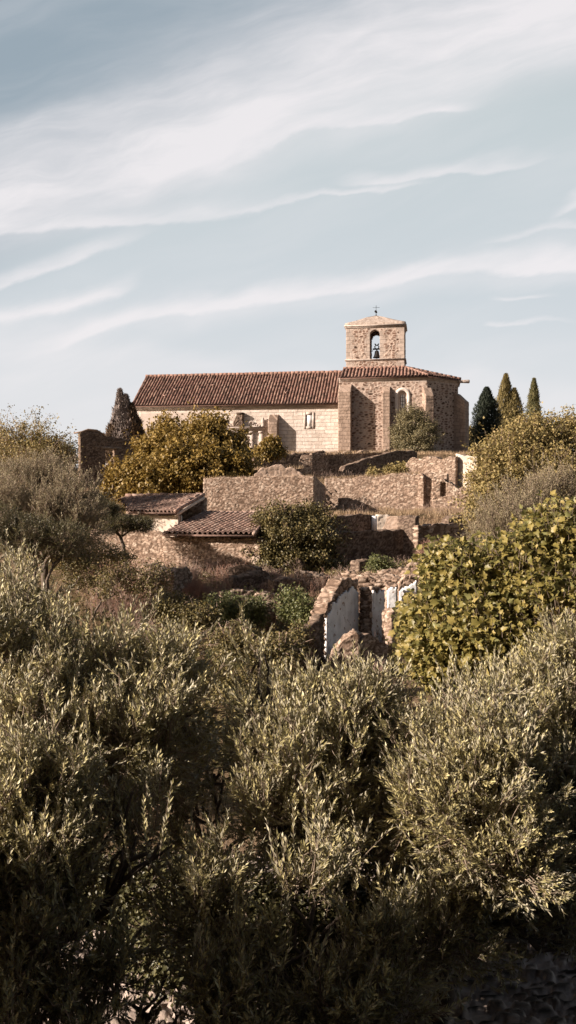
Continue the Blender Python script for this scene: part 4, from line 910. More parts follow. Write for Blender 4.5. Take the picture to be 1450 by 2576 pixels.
frag = [(555, 33.5, 150, 1486, .25, 'long low terrace wall below the rust coloured bush'), (690, 35.5, 90, 1458, .5, 'second low terrace wall left of the white gable'), (585, 36.5, 110, 1446, .35, 'thin low wall line between the shed front and the rusty bush'),   # column, depth, width in columns, top row, turn, label
    (438, 36.5, 46, 1428, 1.2, 'knee high broken wall left of the rust coloured bush'), (575, 38.5, 70, 1420, -.6, 'low rubble wall end under the front of the lower shed'),
    (640, 37, 40, 1432, 1.4, 'small dark wall block below the foot of the ivy'), (1080, 39.5, 70, 1392, 1.0, 'dark step of masonry beneath the pink brown bush'), (905, 39, 60, 1408, 1.1, 'low dark wall behind the pale bare shrub'),
    (720, 41.5, 40, 1404, -.5, 'leaning grey wall buttress at the right foot of the ivy'), (985, 29, 50, 1536, .6, 'rough rubble wall under the narrow white pier'),
    (870, 53, 60, 1283, 1.0, 'shadowy low wall in the grass before the retaining wall'), (1130, 49, 90, 1296, 1.1, 'dark earth topped wall right of the doorway ruins'),
    (345, 38, 60, 1418, -.8, 'pale low wall end right of the crooked tree trunk')]
for k, (px, Y_, w_, top_, tn, lb) in enumerate(frag):
    dY = tn*w_/F*Y_; gz = g1((px+w_/2-725)/F*Y_, Y_)
    pwall('wall_fragment', lb, 'wall', px, Y_, px+w_, Y_+dY, [(px, top_+8), (px+w_*.3, top_), (px+w_*.7, top_+3), (px+w_, top_+16)], gz-.6, .5, 'ruin_dark' if k % 3 else 'ruin', .045, (.2,.09,.03,.18), seed=150+k, rough=(.05,.06), group='broken wall fragments on the slope')
tree('dark_shrub', 'dark dense shrub added to shade the hollow below the rust coloured bush', 'bush', gb(450, 29), [B(440,1530,29,60,34,.7), B(500,1550,28.5,50,30,.7)], 'c', 1000, 'ivy_warm', 320, .04, nl=8, sig=.1, ls=.08, lump=.6, dead=30)  # added shrub, darkens the slope and throws shade on it
tree('dark_shrub', 'dark shrub added for shade, rising behind the tallest olive shoots in the centre', 'bush', gb(610, 26), [B(600,1615,26,70,36,.7), B(700,1630,25.5,60,36,.7), B(755,1600,27,26,30,.5)], 'c', 1300, 'ivy_warm', 321, .04, nl=8, sig=.1, ls=.075, lump=.6, dead=30)  # second shrub put in to shade the middle slope
tree('dark_shrub', 'dark bramble shrub left of the crooked tree trunk', 'bush', gb(225, 33), [B(215,1440,33,60,26,.7), B(290,1460,32,50,26,.6), B(380,1465,32,50,26,.6)], 'c', 1400, 'ivy_warm', 322, .04, nl=7, sig=.09, ls=.075, lump=.6, cull=.2, dead=90, spray=5, slen=.9)
# loose stones
def rock(p, r, seed, mat='ruin_cap'):
    rg = R_(seed); n = 10; V = []; q = []
    for i in range(n):
        for j in range(7):
            a = i/n*6.283; e = (j/6-.5)*3.1; V.append([math.cos(a)*math.cos(e), math.sin(a)*math.cos(e), math.sin(e)*.65])
    V = np.array(V); F1, F2, ID = worley(V*1.1+seed*3.1, seed); V = V*(.75+.5*F1)[:,None]*r*np.array([1, .8, .8])+np.array(p)
    for i in range(n):
        for j in range(6): q.append([i*7+j, ((i+1) % n)*7+j, ((i+1) % n)*7+j+1, i*7+j+1])
    return mesh('rock', V, [np.array(q)], M[mat], None, {'sid': np.full(len(V), rg.random()), 'mort': np.zeros(len(V))})
rg = R_(77)
for k, (px, Y, r) in enumerate([(600,40.5,.28),(612,40.2,.32),(628,40,.25),(640,40.6,.3),(655,40.3,.22),(590,40.8,.2),(648,39.6,.18),(575,30.5,.24),(560,30.2,.18),(590,29.8,.2),(700,33,.22),(720,33.4,.3),(735,33.1,.2),(760,32.4,.18),(905,29,.16),(925,28.6,.2)]):
    b = gb(px, Y); tag(rock((b[0], b[1], b[2]+r*.3), r, 200+k), 'loose grey block in the rubble heaps scattered between the ruined walls', 'rock', 'loose blocks among the ruins')
    
# ================================================================== MIDDLE DISTANCE PLANTS
tree('ivy_bush', 'dark ivy covered bush sprawling over the right end of the lower shed', 'bush', gb(745, 42), [B(700,1330,43,55,42,1), B(760,1320,43.5,60,38,1), B(820,1330,43.5,38,38,.9), B(730,1375,42.3,75,45,1), B(790,1380,42.5,55,40,1), B(690,1400,42,35,25,.8)], 'c', 4500, 'ivy_warm', 301, .06, nl=9, sig=.13, ls=.12, cull=.25, cf=1.5, dead=40, lump=.5, spray=6, slen=1.3)
tree('russet_creeper', 'rusty brown creeper patch in the shade of the sloping wall', 'bush', gb(1010, 62.5), [B(985,1186,62,20,12,.5), B(1010,1182,62,22,13,.5), B(940,1188,62,14,8,.4)], 'c', 380, 'scrub', 302, .03, nl=8, sig=.14, ls=.15)
# right hand bank
tree('scrub_tree', 'large tangle of yellow green scrub filling the right bank below the cypresses', 'tree', gb(1350, 37), [B(1260,1180,38,60,70,1.6), B(1330,1130,39,70,62,1.8), B(1420,1130,39.5,75,70,1.8), B(1235,1235,37,45,50,1.2), B(1300,1220,37,75,60,1.6), B(1400,1220,37,90,60,1.6), B(1225,1290,36,38,28,1)], 'c', 12000, 'scrub', 303, .12, nl=8, sig=.11, ls=.115, spray=6, slen=1.5, cull=.2, cf=1.4, dead=260, lump=.3)
tree('olive_tree', 'grey leafed olive between the scrub bank and the fig tree', 'tree', gb(1330, 31), [B(1260,1310,30,45,50,.9), B(1330,1280,30.5,60,45,1), B(1400,1250,31,55,35,1), B(1290,1350,29,60,50,1), B(1220,1345,29.5,32,32,.7), B(1250,1400,28.5,50,36,.8)], 'olive', 6200, 'olive_far', 304, .1, nl=10, ls=.075, ln=(.16,.28), up=.4, cull=.15, spray=8, slen=1.4, shrink=.85)
# left hand bank
tree('almond_tree', 'thin leaved brownish tree at the far left skyline', 'tree', gb(70, 47), [B(60,1110,47,60,36,1.4), B(20,1140,46,50,50,1.4), B(120,1150,47,55,45,1.3), B(165,1170,47,30,40,1), B(80,1180,45,80,45,1.4)], 'c', 4200, 'scrub', 305, .1, nl=6, sig=.12, ls=.105, spray=6, slen=2.0, cull=.4, cf=1.6, dead=160, lump=.45)
tree('hedge_tree', 'distant dark hedge tree on the left skyline behind the ruined house', 'tree', gb(200, 90), [B(120,1150,90,80,32,3), B(30,1150,92,90,34,3), B(255,1130,88,22,22,2)], 'c', 2600, 'holm', 306, .15, nl=8, sig=.35, ls=.26)
tree('olive_tree', 'full grey olive on the left below the ruined house', 'tree', gb(110, 34), [B(60,1230,35,80,60,1.4), B(140,1215,35,60,45,1.2), B(190,1260,34,60,50,1.2), B(90,1300,33,90,60,1.4), B(200,1320,33,50,45,1), B(20,1280,33,50,70,1.2)], 'olive', 11500, 'olive_far', 307, .14, nl=10, ls=.075, ln=(.16,.3), up=.4, cull=.2, cf=.9, spray=8, slen=1.2, shrink=.9)
tree('dark_olive_tree', 'dark flat crowned tree on a thin crooked trunk before the rubble field wall', 'tree', gb(330, 40), [B(270,1286,40,34,18,.6), B(318,1318,40,40,16,.7), B(275,1318,40,34,22,.6), B(360,1322,40,26,16,.5), B(240,1275,41,34,28,.7)], 'olive', 4600, 'ivy', 308, .085, fork=.7, nl=10, ls=.07, ln=(.14,.28), up=.4, lump=.6, cull=.2, cf=1.4)
tree('olive_tree', 'dark shaded olive crown filling the left edge below the grey olive', 'tree', gb(120, 28), [B(70,1350,28,75,50,1), B(160,1360,28,60,45,.9), B(0,1330,28,50,60,1)], 'olive', 2600, 'ivy', 309, .1, nl=10, ls=.07, ln=(.2,.3), up=.6, cull=.15)
tree('scrub_bank', 'brown dry brush under the grey olive at the left wall', 'bush', gb(250, 36), [B(240,1385,36,60,22,.8), B(180,1400,34,60,26,.8), B(300,1400,36,40,14,.6)], 'c', 900, 'scrub', 310, .03, nl=7, sig=.12, ls=.08, cull=.25, dead=90)

def twigbush(name, label, px, Y, w, h, n, mat, seed, r=.006, ball=True, group=None, cat='bush'):
    rg = R_(seed); b = np.array(gb(px, Y)); s = Y/F; Rw = w*s/2; H = h*s; o = empty(name, b, label, cat, group); mb = MB()
    nst = max(10, n//12); a = rg.uniform(0, 6.283, nst); k = rg.uniform(0, 1, nst)**.6; e = b+np.stack([np.cos(a)*k*Rw*.8, np.sin(a)*k*Rw*.8, H*rg.uniform(.5, .95, nst)*(1-.45*k*k)], 1)
    mid = b+(e-b)*.5+rg.normal(0, .06, (nst, 3)); root = b+rg.normal(0, .08, (nst, 3))*[1,1,0]
    for A_, B_, ra, rb in ((root, mid, r*2.6, r*2), (mid, e, r*2, r)): v, f = sticks(A_, B_, ra, rb); mb.add(v, [f])
    i = rg.integers(0, nst, n); t = rg.uniform(.25, 1, (n, 1)); p = np.where(t < .5, root[i]+(mid[i]-root[i])*t*2, mid[i]+(e[i]-mid[i])*(t-.5)*2)
    d = norm(norm(p-b)*.7+rg.normal(0, .6, (n, 3))+[0,0,.35]); L = rg.uniform(.12, .38, (n, 1))*max(H, .6)*.8
    v, f = sticks(p, p+d*L, r, r*.5); mb.add(v, [f]); mb.build('branches', M[mat], o); return o
twigbush('dry_bush', 'pinkish brown dry bush on the ledge left of the fig tree', 1088, 43, 105, 74, 2600, 'dry', 401, .006)
twigbush('dry_bush', 'second half of the pinkish dry bush nearest the fig tree', 1135, 42.5, 60, 56, 1200, 'dry', 402, .006)
twigbush('dry_bush', 'rust coloured dry bush among shadows below the lower shed', 500, 34.5, 118, 92, 3200, 'dry', 403, .006)
twigbush('bare_shrub', 'pale leafless shrub with upright branches below the dark hollow', 868, 35.8, 120, 70, 420, 'drygrey', 404, .011)
twigbush('bare_shrub', 'small pale leafless shrub at the foot of the shed wall', 478, 38.5, 70, 95, 260, 'drygrey', 405, .007)
twigbush('bare_shrub', 'grey bramble tangle on the rubble below the ivy', 680, 39, 95, 42, 900, 'drygrey', 406, .006)
twigbush('bare_shrub', 'thin spindly shrub against the dark hollow', 1018, 38, 22, 58, 90, 'drygrey', 407, .007)
twigbush('dry_bush', 'dry hanging brush on the low wall left of the white gable', 778, 33, 75, 40, 900, 'drygrey', 408, .006)
twigbush('dry_bush', 'dry reddish brush between the fallen slab and the fig tree', 958, 24.5, 80, 90, 1300, 'drygrey', 409, .005)
twigbush('bare_shrub', 'dark bare sapling between the crooked tree and the shed', 380, 36, 60, 90, 240, 'drygrey', 410, .007)
twigbush('bare_shrub', 'sun bleached fallen branch below the crumbling wall end', 1192, 47.5, 60, 30, 60, 'drygrey', 411, .02)
twigbush('dry_bush', 'dry red brown brush at the foot of the field wall on the left', 265, 40, 130, 50, 1500, 'dry', 412, .006)
twigbush('bare_shrub', 'leafless twiggy bush on the skyline at the far right', 1420, 41, 90, 285, 260, 'drygrey', 413, .007)

# grass and weeds
def blades(name, label, spots, n, mat, seed, h=(.12,.35), w=.012, cat='grass', T=None):
    rg = R_(seed); P = []
    wts = np.array([s[4] for s in spots], float); wts /= wts.sum(); k = rg.choice(len(spots), n, p=wts)
    for idx, s in enumerate(spots):
        m = (k == idx).sum(); px = rg.uniform(s[0], s[1], m); Y_ = rg.uniform(s[2], s[3], m); x = (px-725)/F*Y_
        z = G(x, Y_) if len(s) < 6 else np.full(m, 0)+np.interp(x, [0, 1], [s[5], s[5]])
        P.append(np.stack([x, Y_, z-.02], 1))
    P = np.concatenate(P); keep = vnoise(P*1.1, seed) > .35; P = P[keep]; n = len(P)
    d = norm(rg.normal(0, .35, (n, 3))+[0,0,1]); V, Fc = inst((np.array([[-1,0,0],[1,0,0],[0,1.,0]])*[w/.25, 1, 1], np.array([[0,1,2]])), P, d, rdir(rg, n), rg.uniform(h[0], h[1], n))
    mb = MB(); mb.add(V, [Fc], lr=np.repeat(rg.random(n), 3)); o = mb.build(name, mat); tag(o, label, cat, kind='stuff'); return o
blades('dry_grass', 'dry straw coloured grass over the hillside terraces', [(200,1250,30,58,3), (820,1180,50,58.5,3), (230,420,34,43,1), (560,980,60.8,75,2), (980,1250,60.8,80,2), (600,1200,76,84,1.2), (700,1050,30,36,1.5)], 60000, M['drygrass'], 501)
def weeds(name, label, spots, n, mat, seed, ls=.07):
    rg = R_(seed); w = np.array([s[4] for s in spots], float); w /= w.sum(); k = rg.choice(len(spots), n, p=w); s = np.array([q[:4] for q in spots])[k]
    px = rg.uniform(s[:,0], s[:,1]); Y_ = rg.uniform(s[:,2], s[:,3]); x = (px-725)/F*Y_; z = G(x, Y_)+.3*fbm(np.stack([x*2, Y_*2, x*0], 1), seed)
    P = np.stack([x, Y_, z], 1); P = P[vnoise(P*1.3, seed+1) > .35]; V, Fc, A = clusters(P, np.tile([0,-.3,.9], (len(P), 1)), rg, nl=7, sig=.07, ls=ls, droop=0)
    mb = MB(); mb.add(V, [Fc], lr=A); tag(mb.build(name, mat), label, 'weeds', kind='stuff')
tree('green_bush', 'leafy green bush growing in the hollow left of the white gable', 'bush', gb(745, 30), [B(735,1520,30,34,26,.6), B(770,1545,29.5,30,24,.5)], 'c', 700, 'holm_green', 330, .03, nl=8, sig=.09, ls=.085, spray=5, slen=.6)
tree('green_bush', 'low green bush beside the long low terrace wall', 'bush', gb(585, 31), [B(570,1528,31,46,20,.6), B(640,1535,30.5,30,18,.5)], 'c', 700, 'holm_green', 331, .03, nl=8, sig=.09, ls=.085, spray=5, slen=.6)
tree('green_bush', 'small green bush on the ledge below the pale bare shrub', 'bush', gb(960, 36), [B(955,1425,36,34,12,.5)], 'c', 350, 'holm_green', 332, .03, nl=8, sig=.09, ls=.085, spray=5, slen=.4)
weeds('green_weeds', 'low green weeds growing in the hollows of the ruins', [(520,830,28,34,4), (900,945,27,33,1.5), (880,1010,36,42,2), (340,440,36,42,1), (960,1060,36,38,1)], 4200, M['weeds'], 502)
weeds('shaded_undergrowth', 'dark undergrowth covering the slope between the olives and the ruins', [(380,1000,19,29,9), (400,760,29,42,3), (820,1060,38,44,3), (0,420,20,40,3), (1000,1500,20,44,3)], 10000, M['ivy_warm'], 503, .09)  # undergrowth thickened so its dark leaves stand in for shade on the slope
def brush(name, label, spots, n, mat, seed, ln=(.2,.7)):
    rg = R_(seed); w = np.array([q[4] for q in spots], float); w /= w.sum(); k = rg.choice(len(spots), n, p=w); q = np.array([t[:4] for t in spots])[k]
    px = rg.uniform(q[:,0], q[:,1]); Y_ = rg.uniform(q[:,2], q[:,3]); x = (px-725)/F*Y_; P = np.stack([x, Y_, G(x, Y_)], 1); P = P[vnoise(P*.9, seed) > .48]; n = len(P)
    E = P+norm(rg.normal(0, .5, (n, 3))+[0,0,.9])*rg.uniform(*ln, (n, 1)); mb = MB(); v, f = sticks(P, E, .008, .004); mb.add(v, [f])
    for z in range(3):
        t = rg.uniform(.3, .9, (n, 1)); A_ = P+(E-P)*t; v, f = sticks(A_, A_+norm((E-P)+rg.normal(0, .35, (n, 3)))*rg.uniform(.08, .3, (n, 1)), .005, .003); mb.add(v, [f])
    tag(mb.build(name, mat), label, 'brush', kind='stuff')
brush('dry_brush', 'pale dry brush and brambles tangled over the slope among the ruins', [(230,760,30,42,4), (760,1060,27,37,2), (850,1200,37,46,1.5), (600,1020,61,73,1.5), (820,1160,52,57,.6)], 9000, M['drygrey'], 504)
brush('rusty_brush', 'rust brown dead stems among the dry brush on the slope', [(230,620,33,42,4), (640,1060,28,40,2), (930,1050,60.8,64,.7)], 4500, M['dry'], 505)
# grass on wall tops
rg = R_(9); mbt = MB()
for (xa, Ya, xb, Yb, pa, pb, m) in ((512,53.2,790,52.4,1203,1199,700), (816,59.8,1060,58.2,1204,1190,1200), (1040,69.5,985,72,1134,1134,200), (640,57.2,762,57.2,1178,1175,300), (820,70,985,73,1141,1134,400), (862,35.6,1020,34.7,1444,1440,300)):
    t = rg.random(m); Yv = Ya+(Yb-Ya)*t+rg.random(m)*.5; x = ((xa+(xb-xa)*t)-725)/F*Yv; z = (1288-(pa+(pb-pa)*t))/F*Yv
    V, Fc = inst((np.array([[-.05,0,0],[.05,0,0],[0,1.,0]]), np.array([[0,1,2]])), np.stack([x, Yv, z-.1], 1), norm(rg.normal(0, .35, (m, 3))+[0,0,1]), rdir(rg, m), rg.uniform(.12, .32, m)); mbt.add(V, [Fc], lr=np.repeat(rg.random(m), 3))
tag(mbt.build('wall_top_grass', M['drygrass']), 'dry grass tufts growing along the tops of the ruined walls', 'grass', kind='stuff')

# ================================================================== FIG AND FOREGROUND OLIVES
def fig(name, label, base, blobs, n, seed, ls=.17):
    rg = R_(seed); base = np.array(base); t = empty(name, base, label, 'tree'); bm = MB(); cen = np.mean([b[0] for b in blobs], 0); top = base+(cen-base)*.4
    limb(bm, base-UZ*.2, top, .16, .1, rg)
    for b in blobs:
        limb(bm, top, b[0], .07, .03, rg)
        for k in range(12):
            dd = rdir(rg, 1)[0]; dd[2] = abs(dd[2]); limb(bm, b[0]+dd*b[1]*.1, b[0]+dd*b[1]*.95, .022, .008, rg, 4, .15)
    bm.build('trunk', M['twig'], t, True)
    p, o = sample(blobs, n, rg, .62, .3, .3, 1.5, seed, .5); nl = 5; N_ = len(p)*nl
    P = np.repeat(p, nl, 0)+rg.normal(0, .09, (N_, 3)); O = np.repeat(o, nl, 0)
    d = norm(O*.6+rg.normal(0, .6, (N_, 3))+[0,0,-.25]); nr = norm(O*.6+rg.normal(0, .62, (N_, 3))+[-.1,-.15,.65]); tone = np.repeat(rg.random(len(p)), nl)
    V, Fc = inst(LEAFF, P, d, nr, ls*rg.uniform(.45, 1.45, N_)); mb = MB(); mb.add(V, [Fc], lr=np.repeat(np.clip(tone*.5+rg.random(N_)*.55, 0, 1), len(LEAFF[0])))
    v, f = sticks(P-O*.1-UZ*.04, P, .004, .003); mb.add(v, [f]); mb.build('crown', M['fig'], t, mat2=M['twig']); return t
fig('fig_tree', 'broad fig tree with big lobed yellow green leaves on the right', (3.4, 13.5, g1(3.4, 13.5)),
    [B(1300,1470,12.8,150,100,.8), B(1410,1400,13,110,120,.8), B(1460,1320,13.3,70,70,.6), B(1190,1500,12.8,110,90,.7), B(1100,1560,12.8,82,58,.6), B(1125,1635,12.4,95,75,.6), B(1250,1600,12.2,150,90,.7), B(1400,1560,12.2,120,120,.8), B(1130,1430,13,60,50,.45)], 15500, 601, .071)

def olive(label, base, blobs, n, seed, spr, tr=.085, mat='olive', **kw):
    a = dict(nl=14, ls=.07, ln=(.12,.3), up=.35, cull=.42, cf=1.4, lump=.7, inner=.3, far=.45, spray=11, spread=(20, 45), slen=.72); a.update(kw); blobs = [(b[0]-UZ*.2, b[1]*np.array([.8,.95,.66])) for b in blobs]; n = int(n*1.75)
    return tree('olive_tree', label, 'olive tree', base, blobs, 'olive', n, mat, seed, tr, fork=.5, spr=spr, group='olive trees crowding the foreground', **a)
olive('leafy olive filling the left foreground, tallest crown at the left edge', (-2.6, 10.4, g1(-2.6, 10.4)),
      [B(60,1590,10.5,150,110,.7), B(200,1650,10,170,110,.7), B(350,1670,10.3,130,90,.6), B(450,1730,10,90,80,.5), B(120,1780,9.2,190,130,.7), B(330,1830,9.2,130,120,.6), B(40,1480,11,80,70,.6), B(-40,1650,9.8,120,200,.7), B(20,1440,11,60,60,.5), B(120,1700,11.4,150,100,.6), B(280,1750,11.3,140,100,.6), B(300,1900,11.1,150,110,.6), B(120,1900,11,150,110,.6)], 7600, 701, 620)  # rearmost blobs added out of sight to shade the olive in the gap
olive('nearer left olive whose lower branches drop into the shade', (-2.5, 7.9, g1(-2.5, 7.9)),
      [B(60,1980,8,140,150,.5), B(290,1960,8.2,110,130,.5), B(370,2080,7.9,90,100,.45), B(-20,2160,7.6,150,140,.5), B(180,2130,7.8,120,90,.5), B(200,1880,8.4,90,70,.5)], 2900, 702, 160)
olive('centre olive with tall upright shoots below the white gable', (.1, 9.6, g1(.1, 9.6)),
      [B(690,1760,10,110,90,.6), B(652,1660,10.3,34,50,.3), B(650,1600,10.3,18,34,.2), B(830,1780,9.8,120,80,.6), B(905,1760,10,80,70,.45), B(720,1870,9.3,130,110,.6), B(840,1900,9.3,90,110,.5), B(700,2000,8.8,90,110,.45), B(790,2040,8.7,70,80,.4), B(700,1830,11.2,110,90,.6), B(780,1960,11,120,100,.6)], 4400, 703, 480)  # hidden rear blobs added to keep sun off the gap on the right
olive('right centre olive with drooping sunlit sprays', (1.5, 9.7, g1(1.5, 9.7)),
      [B(1160,1810,9.3,120,90,.6), B(1070,1850,9.3,80,90,.5), B(1230,1900,8.8,110,110,.5), B(1180,2000,8.6,130,100,.5), B(1280,2090,8.4,70,90,.4), B(1060,1990,8.8,80,90,.4), B(1200,2120,8.5,80,60,.4)], 3400, 704, 320)
olive('pale olive at the right edge in front of the fig tree', (4.2, 10.8, g1(4.2, 10.8)),
      [B(1320,1740,10.6,120,80,.6), B(1430,1660,10.8,70,90,.5), B(1440,1780,10.4,110,90,.6), B(1220,1730,10.8,80,55,.45), B(1390,1850,10.2,110,70,.5)], 3200, 705, 380)
olive('dim olive behind the gap between left and centre trees', (-.7, 11.8, g1(-.7, 11.8)),
      [B(540,1900,11.8,110,80,.6), B(520,2000,11.4,110,90,.6), B(560,2090,11,120,90,.6), B(450,1880,11.8,90,70,.5)], 1500, 706, 60)
olive('dim olive behind the gap between centre and right trees', (1.2, 11.9, g1(1.2, 11.9)),
      [B(970,1900,11.8,80,80,.6), B(980,2000,11.5,90,90,.6), B(930,2090,11.3,110,90,.6), B(1030,2130,11,100,80,.6)], 1500, 711, 60)
olive('shaded olive along the bottom left edge', (-1.9, 7.4, g1(-1.9, 7.4)),
      [B(100,2330,7.4,190,110,.5), B(60,2480,7.2,180,130,.5), B(300,2340,7.6,130,120,.5), B(400,2470,7.4,130,120,.5), B(240,2540,7.2,150,90,.4), B(-20,2560,7.1,120,90,.4), B(480,2570,7.3,90,60,.4)], 3200, 707, 60)
olive('shaded olive along the bottom centre', (.4, 7.6, g1(.4, 7.6)),
      [B(560,2230,7.9,140,110,.5), B(790,2210,7.9,130,110,.5), B(690,2360,7.6,150,110,.5), B(930,2320,7.8,110,110,.5), B(600,2500,7.3,130,110,.5), B(830,2480,7.4,120,100,.5), B(980,2440,7.6,70,70,.4)], 3600, 708, 60)
olive('shaded olive at the lower right above the cobbled lane', (4.7, 9.8, g1(4.7, 9.8)),
      [B(1400,1980,9.8,110,100,.6), B(1350,2130,9.5,80,60,.5), B(1150,2200,8.9,130,80,.5), B(1060,2290,8.4,120,70,.45), B(1430,1930,10,90,110,.5), B(1440,2080,9.8,70,80,.5), B(1260,2230,9.3,110,60,.5), B(1390,2200,9.4,90,60,.5), B(1150,2300,8.8,70,50,.4)], 2900, 709, 20)
tree('low_shrub', 'low dark shrub row in the shade beneath the left and centre olives', 'shrub', (-.8, 10.2, g1(-.8, 10.2)),
      [B(350,2230,10.2,170,90,.6), B(120,2230,10.2,190,100,.6), B(560,2260,10,150,90,.6), B(760,2270,10,140,80,.6), B(950,2260,9.9,130,80,.6), B(450,2380,9.3,160,80,.5), B(700,2400,9.2,170,80,.5)], 'c', 3400, 'ivy', 712, .05, nl=9, sig=.09, ls=.06)
tree('low_shrub', 'low dark shrub under the right olives beside the cobbled lane', 'shrub', (2.6, 11.6, g1(2.6, 11.6)),
      [B(1120,2180,11.6,110,70,.6), B(1260,2190,11.6,110,70,.6), B(1400,2130,11.8,100,60,.6), B(1040,2330,10,80,60,.5), B(1180,2270,10.8,80,40,.4)], 'c', 2000, 'ivy', 713, .05, nl=9, sig=.09, ls=.06)

tree('scrub_tree', 'bushy scrub tree beyond the right edge beside the fig tree', 'tree', (6.6, 15, g1(6.6, 15)), [B(1700,1450,15,130,120,.9), B(1830,1500,15.5,120,110,.9), B(1640,1580,14.5,100,90,.7)], 'c', 1500, 'scrub', 720, .1, nl=8, sig=.1, ls=.1, spray=6, slen=.8)
tree('scrub_tree', 'bushy scrub tree beyond the left edge of the olives', 'tree', (-6.4, 14, g1(-6.4, 14)), [B(-300,1500,14,140,120,.9), B(-420,1560,15,120,110,.9)], 'c', 1200, 'scrub', 721, .1, nl=8, sig=.1, ls=.1, spray=6, slen=.8)
# ================================================================== unseen block added behind the viewpoint to shade near olives and cut sky light
kp = empty('unseen_shade_block', (-14, -5, -5.4), 'tall unseen stone block behind the viewpoint, added to shade the nearest olives', 'shade blocker')
KH = 13.2
for xk in (-9.5, 7.0):
    slab('sky_block_wing', (np.array([xk, 3.2, -5.4]), np.array([1.,0,0]), np.array([0,1.,0])*-1, UZ), 1.6, KH, 3.7, .5, M['ruin_dark'], kp, None, None, (.5,.3,.05,.15), None, 803)  # unseen side wings added to block sky light from left and right
slab('shade_block_wall', (np.array([-42., -.6, -5.4]), np.array([1.,0,0]), np.array([0,-1.,0]), UZ), 44, KH, 1.2, .5, M['ruin_dark'], kp, None, None, (.5,.3,.05,.15), None, 801)
slab('shade_block_wall', (np.array([2., -1.9, -5.4]), np.array([0,-1.,0]), np.array([-1.,0,0]), UZ), 9, KH, 1.2, .5, M['ruin_dark'], kp, None, None, (.5,.3,.05,.15), None, 802)

slab('shade_block_wall', (np.array([-15., -.75, -5.4]), np.array([1.,0,0]), np.array([0,-1.,0]), UZ), 26, 27, 1.4, .8, M['ruin_dark'], kp, None, None, (.5,.3,.05,.15), None, 804)  # unseen taller wall added to block rear and overhead sky light
# ================================================================== LIGHT, SKY, CAMERA
to_sun_h = norm(np.array([math.sin(AN), -math.cos(AN), 0])*math.cos(math.radians(62))-CR*math.sin(math.radians(62)))
EL = math.radians(24)
ts = Vector((to_sun_h[0]*math.cos(EL), to_sun_h[1]*math.cos(EL), math.sin(EL)))
sl_ = bpy.data.lights.new('sun', 'SUN'); sl_.energy = 5.0; sl_.angle = math.radians(.5); sl_.color = (1, .86, .745)
so = bpy.data.objects.new('sun', sl_); COL.objects.link(so); so.rotation_euler = ts.to_track_quat('Z', 'Y').to_euler(); so.location = (-30, -10, 40)

w = bpy.data.worlds.new('World'); scene.world = w; w.use_nodes = True; nt = w.node_tree; nt.nodes.clear()
out = nt.nodes.new('ShaderNodeOutputWorld'); bg = nt.nodes.new('ShaderNodeBackground'); nt.links.new(bg.outputs[0], out.inputs[0])
sky = nt.nodes.new('ShaderNodeTexSky'); sky.sky_type = 'NISHITA'; sky.sun_disc = False; sky.sun_elevation = EL
sky.sun_rotation = math.atan2(ts.x, ts.y) % (2*math.pi); sky.air_density = 1.0; sky.dust_density = 2.0; sky.ozone_density = 1.0
STR = .05; EXPO = 1.15; KX = STR*2**EXPO
def tg(r, g, b): return (r/KX, g/KX, b/KX)
bg.inputs['Strength'].default_value = STR
tc = nt.nodes.new('ShaderNodeTexCoord'); sep = nt.nodes.new('ShaderNodeSeparateXYZ'); nt.links.new(tc.outputs['Generated'], sep.inputs[0])
m = lambda op, a, b=None, c=None, clamp=False: mth(nt, op, a, b, c, clamp)
yy = m('MAXIMUM', m('ABSOLUTE', sep.outputs[1]), .08); u = m('DIVIDE', sep.outputs[0], yy); v = m('DIVIDE', sep.outputs[2], yy)
def comb(a, b, c=0.0): return N(nt, 'ShaderNodeCombineXYZ', inp={0: a, 1: b, 2: c}).outputs[0]
def nz(vec, sc, det=5, rough=.55, dist=0.): return noise(nt, vec, sc, det, rough, dist)
def smooth(a, b, x):
    n = nt.nodes.new('ShaderNodeMapRange'); n.interpolation_type = 'SMOOTHSTEP'; n.inputs[1].default_value = a; n.inputs[2].default_value = b
    nt.links.new(x, n.inputs[0]); return n.outputs[0]
# wind direction: streaks climb to the right
s_ = m('ADD', m('MULTIPLY', u, .95), m('MULTIPLY', v, .3)); t_ = m('SUBTRACT', m('MULTIPLY', v, .95), m('MULTIPLY', u, .3))
warp = m('MULTIPLY', m('SUBTRACT', nz(comb(m('MULTIPLY', s_, 3.0), m('MULTIPLY', t_, 5.0)), 1.0, 3), .5), .10)
warp2 = m('MULTIPLY', m('SUBTRACT', nz(comb(m('MULTIPLY', s_, 12.0), m('MULTIPLY', t_, 30.0), 4.0), 1.0, 5, .6), .5), .02)
vw = m('ADD', m('ADD', v, warp), warp2)
streak = nz(comb(m('MULTIPLY', s_, 3.2), m('MULTIPLY', m('ADD', t_, warp), 17.0), 1.0), 1.0, 7, .56, .3)
wisps = nz(comb(m('MULTIPLY', s_, 11.0), m('MULTIPLY', m('ADD', t_, warp), 48.0), 7.0), 1.0, 7, .62, .3)
